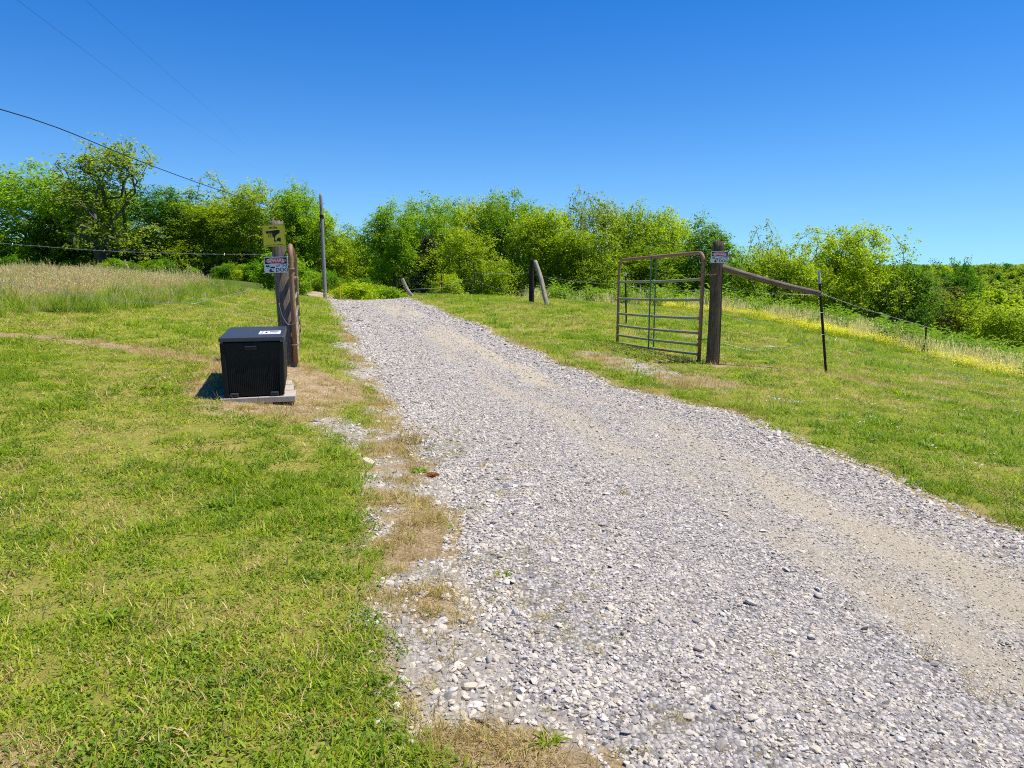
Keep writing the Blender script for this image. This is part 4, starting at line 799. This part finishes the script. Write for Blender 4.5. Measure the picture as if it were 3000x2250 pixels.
strand([(-8.0,8,7.4),(-10.82,19.34,8.1),(-13.12,27.57,8.86),(-20.31,52.32,11.51),(-28,78,14)], 'upper of two hair thin wires crossing the open sky', r=.0030, barb=False, name='power_line', cat='power line', mat=M['cable'], group='overhead lines')

# ------------------------------------------------------------------ gates
def gate(name, hinge, end, zb_h, zt_h, zb_e, zt_e, mats, label, s_brace, rail_f, cat='gate'):
    """tubular farm gate; hinge, end: (x, y) of the two stiles, z at the bottom and the top of each"""
    H = np.array(hinge); E = np.array(end); o = empty(name, (H[0], H[1], 0), label, cat); m_st, m_r, m_b = mats
    def p(s, f):
        xy = (E-H)*s; return np.array([xy[0], xy[1], (zb_h+(zt_h-zb_h)*f)*(1-s)+(zb_e+(zt_e-zb_e)*f)*s])
    L = np.linalg.norm(E-H); c = .14/L; ch = .14/(zt_h-zb_h); arc = [(c*(1-math.sin(t)), 1-ch*(1-math.cos(t))) for t in np.linspace(math.pi/2, 0, 7)]
    lean = np.array([-.01, -.01, 0])*(1 if name == 'farm_gate' and H[0] > 0 else 0)
    m = MB(); pts = [p(0, 0)+lean*1.0+[0, 0, -.12 if H[0] > 0 else 0], p(0, .5)+lean*.5]+[p(s, f) for f, s in sorted([(1-ch*(1-math.sin(t)), c*(1-math.cos(t))) for t in np.linspace(0, math.pi/2, 8)])]
    pts += [p(.3, 1), p(.6, 1)]+[p(1-c*(1-math.cos(t)), 1-ch*(1-math.sin(t))) for t in np.linspace(math.pi/2, 0, 8)]+[p(1, .5), p(1, -.02)]
    m.tube(pts, .0255, 10); m.obj('outer_frame', m_st, o, True)
    for f in rail_f:
        q0, q1 = p(0, f)+lean*(1-f)*.9, p(1, f); d = (q1-q0)/np.linalg.norm(q1-q0); m = MB(); nn = 9
        m.tube([q0+d*.02, q0+d*.10]+[q0+(q1-q0)*t+np.array([0, 0, -.012*math.sin(t*3.14)]) for t in np.linspace(.07, .95, nn)]+[q1-d*.02], [.030, .0215]+[.0205]*nn+[.023], 9); m.obj('rail', m_r, o, True)
    n = np.array([-(E-H)[1], (E-H)[0]])/L
    for sg in (-1, 1):
        m = MB(); a, b = p(s_brace+sg*.012, 0), p(s_brace+sg*.012, 1); off = np.array([n[0], n[1], 0])*.027*sg
        dx = (E-H)/L; t_ = np.array([dx[0], dx[1], 0])*.019; nn = np.array([n[0], n[1], 0])*.004; V = [a+off+i*t_+j*nn+[0, 0, -.02] for i, j in ((-1,-1),(1,-1),(1,1),(-1,1))]+[b+off+i*t_+j*nn for i, j in ((-1,-1),(1,-1),(1,1),(-1,1))]
        m.add(V, [(3,2,1,0),(4,5,6,7),(0,1,5,4),(1,2,6,5),(2,3,7,6),(3,0,4,7)]); m.obj('brace', m_b, o)
    for f in (.80, .15):
        q = p(0, f)+lean*(1-f); hm = MB(); hm.tube([q+[-.03,-.02,-.025], q+[-.03,-.02,.025]], .012, 8); a = np.linspace(0, 6.283, 13); hm = MB(); hm.tube([q+[.034*math.cos(t), .034*math.sin(t), 0] for t in a], .008, 6, cap=False)
        g = hm.obj('hinge', M['gate_rust'], o); b = MB(); e = q+(np.array([.135, -.04, .01]) if H[0] > 0 else np.array([-.08, .01, 0])); b.tube([q+(e-q)*.3, e], .008, 6); b.obj('hinge_pin', M['gate_rust'], g)
    return o
gate('farm_gate', (2.66,10.0), (1.93,12.95), .19, 1.61, .045, 1.535, (M['gate_rust'], M['gate_green'], M['gate_brace']), 'green rust streaked tube gate swung open across the downhill lawn', .53, (0, .095, .212, .358, .540, .740))
gate('farm_gate', (-2.395,7.80), (-3.285,10.95), .37, 1.64, .40, 1.55, (M['gate_rust'], M['gate_tan'], M['gate_brace']), 'rusty tan gate leaf seen edge on behind the leaning grey post', .5, (0, .10, .22, .36, .54, .74))
# chain holding the gate to its post
ch = MB(); a = np.linspace(0, 2*np.pi, 10)
o = empty('gate_chain', (2.69,9.94,1.32), 'short rusty chain wrapped from the green gate to its post', 'chain')
for k in range(7):
    f = k/6; cx = -.05+.17*f; m = MB(); m.tube([(cx+.016*math.cos(t), -.075+(.009*math.sin(t) if k % 2 else 0), -.02*math.sin(f*3.1)+(0 if k % 2 else .009*math.sin(t))) for t in a], .0032, 5, cap=False); m.obj('chain_link', M['gate_rust'], o)

# ------------------------------------------------------------------ signs
def text(body, size, parent, mat, loc, name='lettering', bold=.012, sx=1.0, align='CENTER', space=1.0):
    c = bpy.data.curves.new('t', 'FONT'); c.body = body; c.size = size; c.align_x = align; c.align_y = 'CENTER'; c.offset = bold*size; c.space_character = space; c.resolution_u = 6
    t = bpy.data.objects.new('t', c); COL.objects.link(t); dg = bpy.context.evaluated_depsgraph_get(); me = bpy.data.meshes.new_from_object(t.evaluated_get(dg)); bpy.data.objects.remove(t); bpy.data.curves.remove(c)
    me.materials.clear(); me.materials.append(mat); o = link(name, me, parent, loc, (math.pi/2, 0, 0)); o.scale = (sx, 1, 1); return o
def plate(w, h, r, t, mat, name, parent):
    pts = []
    for cx, cz, a0 in ((w/2-r, h/2-r, 0), (-w/2+r, h/2-r, 90), (-w/2+r, -h/2+r, 180), (w/2-r, -h/2+r, 270)):
        pts += [(cx+r*math.cos(R(a0+a)), cz+r*math.sin(R(a0+a))) for a in (0, 30, 60, 90)]
    n = len(pts); m = MB(); m.add([(x, -t/2, z) for x, z in pts]+[(x, t/2, z) for x, z in pts], [tuple(range(n)), tuple(range(n, 2*n))[::-1]]+[(j, n+j, n+(j+1) % n, (j+1) % n) for j in range(n)]); return m.obj(name, mat, parent)
def flat(pts, y, mat, name, parent):
    m = MB(); s = sum(pts[i][0]*pts[(i+1) % len(pts)][1]-pts[(i+1) % len(pts)][0]*pts[i][1] for i in range(len(pts))); m.poly(pts if s > 0 else pts[::-1], y); return m.obj(name, mat, parent)
def ell(w, h, cx, cz, n=40): return [(cx+w/2*math.cos(t), cz+h/2*math.sin(t)) for t in np.linspace(0, 2*np.pi, n, endpoint=False)]
def ring(w, h, r, b):
    """rectangular printed line with width b"""
    return [[(-w/2, h/2), (-w/2, h/2-b), (w/2, h/2-b), (w/2, h/2)], [(-w/2, -h/2+b), (-w/2, -h/2), (w/2, -h/2), (w/2, -h/2+b)], [(-w/2, h/2-b), (-w/2, -h/2+b), (-w/2+b, -h/2+b), (-w/2+b, h/2-b)], [(w/2-b, h/2-b), (w/2-b, -h/2+b), (w/2, -h/2+b), (w/2, h/2-b)]]
def multi(polys, y, mat, name, parent):
    m = MB()
    for p in polys:
        s = sum(p[i][0]*p[(i+1) % len(p)][1]-p[(i+1) % len(p)][0]*p[i][1] for i in range(len(p))); m.poly(p if s > 0 else p[::-1], y)
    return m.obj(name, mat, parent)
def dog_sign(loc, rot, w, label):
    h = w/1.54; o = empty('dog_sign', loc, label, 'sign', rot, 'dog warning signs'); f = -.0012; u = w/435.; T = lambda P: [((x-217.5)*u, (141.5-y)*u) for x, y in P]
    plate(w, h, .008, .0022, M['sign_white'], 'sign_plate', o)
    flat(T([(14,14),(421,14),(421,127),(14,127)]), f-.0004, M['ink'], 'black_band', o)
    flat(ell(372*u, 104*u, 0, (141.5-72)*u), f-.0009, M['white_ink'], 'oval_outline', o); flat(ell(358*u, 92*u, 0, (141.5-72)*u), f-.0014, M['sign_red'], 'red_oval', o)
    text('BEWARE', 80*u, o, M['white_ink'], (0, f-.0019, (141.5-73)*u), bold=.020, sx=.99)
    text('OF THE', 58*u, o, M['ink'], (102*u, f-.0005, (141.5-163)*u), bold=.014, sx=1.08); text('DOG', 92*u, o, M['ink'], (105*u, f-.0005, (141.5-235)*u), bold=.020, sx=1.10)
    e = flat(T([(20,172),(52,134),(62,166),(88,132),(96,170),(118,176),(92,182),(70,178),(58,190),(44,178)]), f-.0004, M['ink'], 'dog_picture', o)
    multi([T(p) for p in ([(104,184),(150,172),(190,176),(194,196),(180,208),(150,200),(122,204)], [(84,262),(92,228),(120,214),(146,224),(126,236),(140,250),(172,252),(176,262),(140,270),(112,278),(104,262)], [(148,212),(176,214),(160,226)], [(62,196),(84,192),(78,206)])], f-.0004, M['ink'], 'dog_muzzle', o)
    for x, z in ((0, h/2-.008), (0, -h/2+.008)):
        m = MB(); m.tube([(x, f-.003, z), (x, f, z)], .0028, 8); m.obj('screw', M['wire'], o)
    return o
def camera_sign(loc, rot, w, label):
    h = w*.955; o = empty('camera_sign', loc, label, 'sign', rot); f = -.0012; u = w/420.; T = lambda P: [((x-210)*u, (200-y)*u) for x, y in P]
    plate(w, h, .008, .0022, M['sign_yellow'], 'sign_plate', o); multi(ring(w*.965, h*.965, .008, w*.011), f-.0004, M['ink'], 'border_line', o)
    text('smile', 66*u, o, M['ink'], (-2*u, f-.0005, (200-55)*u), bold=.026, sx=1.18); text("you're on camera", 38*u, o, M['ink'], (4*u, f-.0005, (200-366)*u), bold=.014, sx=1.16, space=1.02)
    multi([T(p) for p in ([(52,118),(300,98),(328,108),(324,150),(226,226),(188,222),(184,152),(104,142),(100,166),(74,152)], [(104,216),(184,222),(184,230),(104,224)], [(206,222),(234,216),(240,232),(226,240),(228,284),(262,290),(262,262),(284,244),(334,236),(334,316),(268,300),(236,312),(204,306),(202,288),(212,282)])], f-.0004, M['ink'], 'camera_picture', o)
    multi([T(p) for p in ([(104,216),(102,150),(110,150),(112,216)], [(184,224),(182,160),(188,160),(190,224)], [(112,156),(112,149),(184,155),(184,162)])], f-.0007, M['ink'], 'lens_frame', o)
    for k, (d, mt) in enumerate(((52, 'ink'), (42, 'sign_yellow'), (30, 'ink'), (20, 'sign_yellow'), (8, 'ink'))): flat(ell(d*u, d*u, (146-210)*u, (200-186)*u, 24), f-.0005-.0003*k, M[mt], 'lens_ring', o)
    flat(T([(240,206),(326,152),(322,158),(244,210)]), f-.0008, M['sign_yellow'], 'highlight_line', o)
    return o
lean = LP1-LP0
def onpost(z, fwd=.10, dx=0): f = (z-LP0[2])/lean[2]; q = LP0+lean*f; return (q[0]+dx, q[1]-fwd, z)
camera_sign((-2.575, 7.835, 1.742), (R(-1.5), R(-2.6), R(-3)), .247, 'yellow square sign with a security camera drawing on the leaning post')
dog_sign((-2.552, 7.785, 1.432), (R(-1), R(-1.2), R(-4)), .262, 'black red and white dog sign below the yellow camera sign')
dog_sign((2.838, 9.86, 1.543), (R(-1), R(1.2), R(2)), .238, 'black red and white dog sign alone on the thick gate post')

# ------------------------------------------------------------------ delivery box on its pavers
BX = empty('delivery_box', (-2.30, 6.25, .262), 'black lidded resin delivery box standing on concrete pavers', 'storage box', (0, 0, R(16)))
W, D, Hh, TL = .52, 1.0, .492, .515
b = MB(); b.add([(-W/2+.012,.012,0),(W/2-.012,.012,0),(W/2-.012,D-.012,0),(-W/2+.012,D-.012,0),(-W/2,0,Hh),(W/2,0,Hh),(W/2,D,Hh),(-W/2,D,Hh)], [(3,2,1,0),(4,5,6,7),(0,1,5,4),(1,2,6,5),(2,3,7,6),(3,0,4,7)]); bo = b.obj('body', M['plastic'], BX); bevel(bo, .014, 3)
n = 26
for k in range(n):   # moulded slats on the front and on each side
    x = -W/2+.05+(W-.10)*(k+.5)/n; m = MB(); m.box((x, .004, Hh*.46), ((W-.10)/n-.004, .007, Hh*.72), rot=(math.atan2(-.012, Hh), 0, 0)); bevel(m.obj('slat', M['plastic'], BX), .002, 1)
for sd in (-1, 1):
    for k in range(20):
        y = .05+(D-.10)*(k+.5)/20; m = MB(); m.box((sd*(W/2-.004), y, Hh*.46), (.012, (D-.10)/20-.006, Hh*.72), rot=(0, -sd*math.atan2(-.012, Hh), 0)); bevel(m.obj('slat', M['plastic'], BX), .002, 1)
for sd in (-1, 1):
    m = MB(); m.box((sd*(W/2-.020), .0, Hh*.5), (.040, .022, Hh*.97), rot=(math.atan2(-.012, Hh), sd*math.atan2(-.012, Hh)*-1, 0)); bevel(m.obj('corner_strip', M['plastic'], BX), .006, 2)
m = MB(); m.box((-.012, -.004, Hh-.055), (.110, .014, .040)); hd = m.obj('handle', M['plastic_dark'], BX); bevel(hd, .006, 2); m = MB(); m.box((-.012, -.010, Hh-.040), (.096, .012, .010)); bevel(m.obj('grip', M['plastic_lid'], hd), .003, 2)
for x in (-.17, .17):
    m = MB(); m.box((x, -.004, .022), (.072, .030, .036)); ft = m.obj('foot', M['plastic_lid'], BX); bevel(ft, .008, 2); m = MB(); m.box((x, -.021, .024), (.040, .006, .018)); bevel(m.obj('wedge', M['plastic_dark'], ft), .002, 1)
m = MB(); m.add([(-W/2-.014,-.016,0),(W/2+.014,-.016,0),(W/2+.014,D+.012,0),(-W/2-.014,D+.012,0),(-W/2-.010,-.012,.040),(W/2+.010,-.012,.040),(W/2+.010,D+.010,.052),(-W/2-.010,D+.010,.052)], [(3,2,1,0),(4,5,6,7),(0,1,5,4),(1,2,6,5),(2,3,7,6),(3,0,4,7)]); ld = m.obj('lid', M['plastic_lid'], BX); ld.location = (0, 0, Hh+.003); bevel(ld, .008, 3)
for sd in (-1, 1):
    m = MB(); m.box((sd*(W/2-.012), -.018, -.002), (.020, .010, .018)); bevel(m.obj('latch', M['plastic_lid'], ld), .003, 1)
def ztop(y): return .040+(.012*(y+.012)/(D+.022))+.0012
m = MB(); ya, yb = .22, .52; m.add([(.045,ya,ztop(ya)),(.235,ya,ztop(ya)),(.235,yb,ztop(yb)),(.045,yb,ztop(yb)),(.045,ya,ztop(ya)-.002),(.235,ya,ztop(ya)-.002),(.235,yb,ztop(yb)-.002),(.045,yb,ztop(yb)-.002)], [(0,1,2,3),(4,7,6,5),(0,4,5,1),(1,5,6,2),(2,6,7,3),(3,7,4,0)]); lb = m.obj('paper_label', M['label'], ld)
m = MB()
for (x0, x1, y0, y1) in ((.062,.082,.28,.34),(.062,.082,.40,.46),(.100,.118,.30,.44),(.135,.215,.42,.47),(.140,.150,.28,.34),(.158,.205,.28,.30),(.158,.200,.32,.335)):
    m.add([(x0,y0,ztop(y0)+.0008),(x1,y0,ztop(y0)+.0008),(x1,y1,ztop(y1)+.0008),(x0,y1,ztop(y1)+.0008)], [(0,1,2,3)])
pr = m.obj('label_print', M['ink'], lb); pr['kind'] = 'stuff'
# pavers
def paver(cx, cy, label, dz=0, rz=16):
    m = MB(); m.box((0, 0, 0), (.318, .318, .052)); o = m.obj('paver', M['paver']); bevel(o, .005, 2); o.location = (cx, cy, .234+dz); o.rotation_euler = (0, 0, R(rz)); return tag(o, label, 'paver', 'concrete pavers under the box')
cs, sn = math.cos(R(16)), math.sin(R(16)); ORG = np.array((-2.30, 6.25))
for i, (lx, ly, lb) in enumerate(((-.135,.13,'front paver under the box on its shadowed side'), (.19,.12,'front paver whose corner sticks out beside the box'), (.165,.47,'middle paver showing beside the box'), (.145,.82,'rear paver showing beside the box, farthest from the lid handle'), (-.16,.47,'middle paver wholly beneath the box'), (-.18,.82,'rear paver wholly beneath the box'))):
    q = ORG+np.array((lx*cs-ly*sn, lx*sn+ly*cs)); paver(q[0], q[1], lb, 0 if i else -.001, 16+[1.5,-1,.5,2,0,1][i])

# ------------------------------------------------------------------ single plants and stones by the drive
pk = np.random.default_rng(77)
def herb(name, mesh, x, y, label, cat, s=1.0, rz=0, group=None):
    o = link(name, mesh, None, (x, y, float(surf(np.array([x]), np.array([y]))[0])-.004), (0, 0, rz)); o.scale = (s, s, s); return tag(o, label, cat, group)
def rosette(n, L, W, mat, rise=.5, tint=(.5, .15)):
    a = np.arange(n)*2.4; D = np.c_[np.cos(a), np.sin(a), np.full(n, rise)+pk.normal(0, .15, n)]; D /= np.linalg.norm(D, axis=1)[:, None]; ln = L*pk.uniform(.7, 1.15, n); N = np.c_[-np.cos(a)*.5, -np.sin(a)*.5, np.ones(n)]; N /= np.linalg.norm(N, axis=1)[:, None]
    V, q = leaves(D*(ln*.5)[:, None]+[0, 0, .006], N, D, ln, ln*W, pk, .18); return proto('plant', [(V, tri(q), np.repeat(np.clip(pk.normal(*tint, n), 0, 1), 4))], [mat])
herb('weed_plant', rosette(26, .075, .36, M['lush'], .8, (.15, .1)), -1.54, 2.56, 'dark broad leaved weed standing alone in the near lawn', 'weed', 1.0)
herb('weed_plant', rosette(9, .09, .15, M['lush'], .3, (.8, .1)), .11, 1.92, 'star of strap leaves growing in the gravel verge', 'weed', .7)
herb('weed_plant', rosette(26, .07, .22, M['redweed'], .5), -.53, 4.58, 'reddish weed at the verge where grass meets gravel', 'weed', .8)
herb('weed_plant', rosette(10, .10, .3, M['redweed'], .4, (.7, .15)), -3.27, 6.29, 'pinkish withered weed in the lawn beside the box shadow', 'weed', .9)
herb('weed_plant', rosette(18, .09, .24, M['clover'], .5), -.63, 4.66, 'green leafy weed next to the reddish one on the verge', 'weed', .8)
herb('weed_plant', rosette(9, .14, .7, M['weed'], .35, (.85, .1)), 3.60, 10.25, 'pale broad leaf plant in the dirt between gate post and steel post', 'weed', .9)
herb('weed_plant', rosette(12, .14, .7, M['lush'], .3, (.2, .1)), 3.74, 10.22, 'dark broad leaf plant in the dirt near the steel post', 'weed', 1.1)
herb('weed_plant', rosette(10, .10, .3, M['weed'], .3), -.04, 3.02, 'small rosette among white stones on the verge', 'weed', .45)
herb('grass_tuft', proto('plant', [blades(pk, 150, .14, .06, .20, .0036, .6, .7)], [M['straw']]), -.80, 5.43, 'tan dry grass tuft leaning over the gravel on the box side', 'grass tuft')
herb('grass_tuft', proto('plant', [blades(pk, 130, .22, .08, .20, .005, .6, .7), blades(pk, 60, .2, .06, .2, .0036, .9, .5)], [M['lush'], M['straw']]), 2.42, 6.85, 'thick green and straw tuft on the gravel edge below the gate', 'grass tuft', 1.1)
herb('grass_tuft', proto('plant', [blades(pk, 120, .24, .06, .16, .005, .7, .7)], [M['lush']]), -2.05, 8.2, 'dark green tuft in the worn earth just past the box', 'grass tuft')
herb('grass_tuft', proto('plant', [blades(pk, 70, .10, .03, .11, .003, .9, .5)], [M['straw']]), 1.57, 2.16, 'dry tuft in the gravel nearest the camera', 'grass tuft', .6)
herb('grass_tuft', proto('plant', [blades(pk, 60, .10, .03, .08, .003, 1.0, .5)], [M['straw']]), 1.5, 2.42, 'flat dry tuft in the gravel a step beyond the nearest one', 'grass tuft', .7)
herb('grass_tuft', proto('plant', [blades(pk, 160, .20, .06, .18, .004, .7, .6)], [M['straw']]), 1.95, 8.05, 'straw tuft between the gate and the gravel', 'grass tuft')
herb('grass_tuft', proto('plant', [blades(pk, 110, .16, .08, .24, .005, .5, .6)], [M['grass']]), 1.06, 20.85, 'green tuft at the foot of the leaning log', 'grass tuft')
for x, y, s, lb in ((3.77,12.66,.11,'flat pale stone in the lawn behind the gate post'), (4.89,13.36,.13,'pale slab in the lawn between gate post and steel post'), (3.2,14.2,.10,'small pale stone in the lawn near the flowers')):
    o = link('field_stone', ST[2], None, (x, y, gz1(x, y)+.005), (0, 0, s*40)); o.scale = (s*1.3, s, s*.35); tag(o, lb, 'stone', 'pale stones in the lawn')
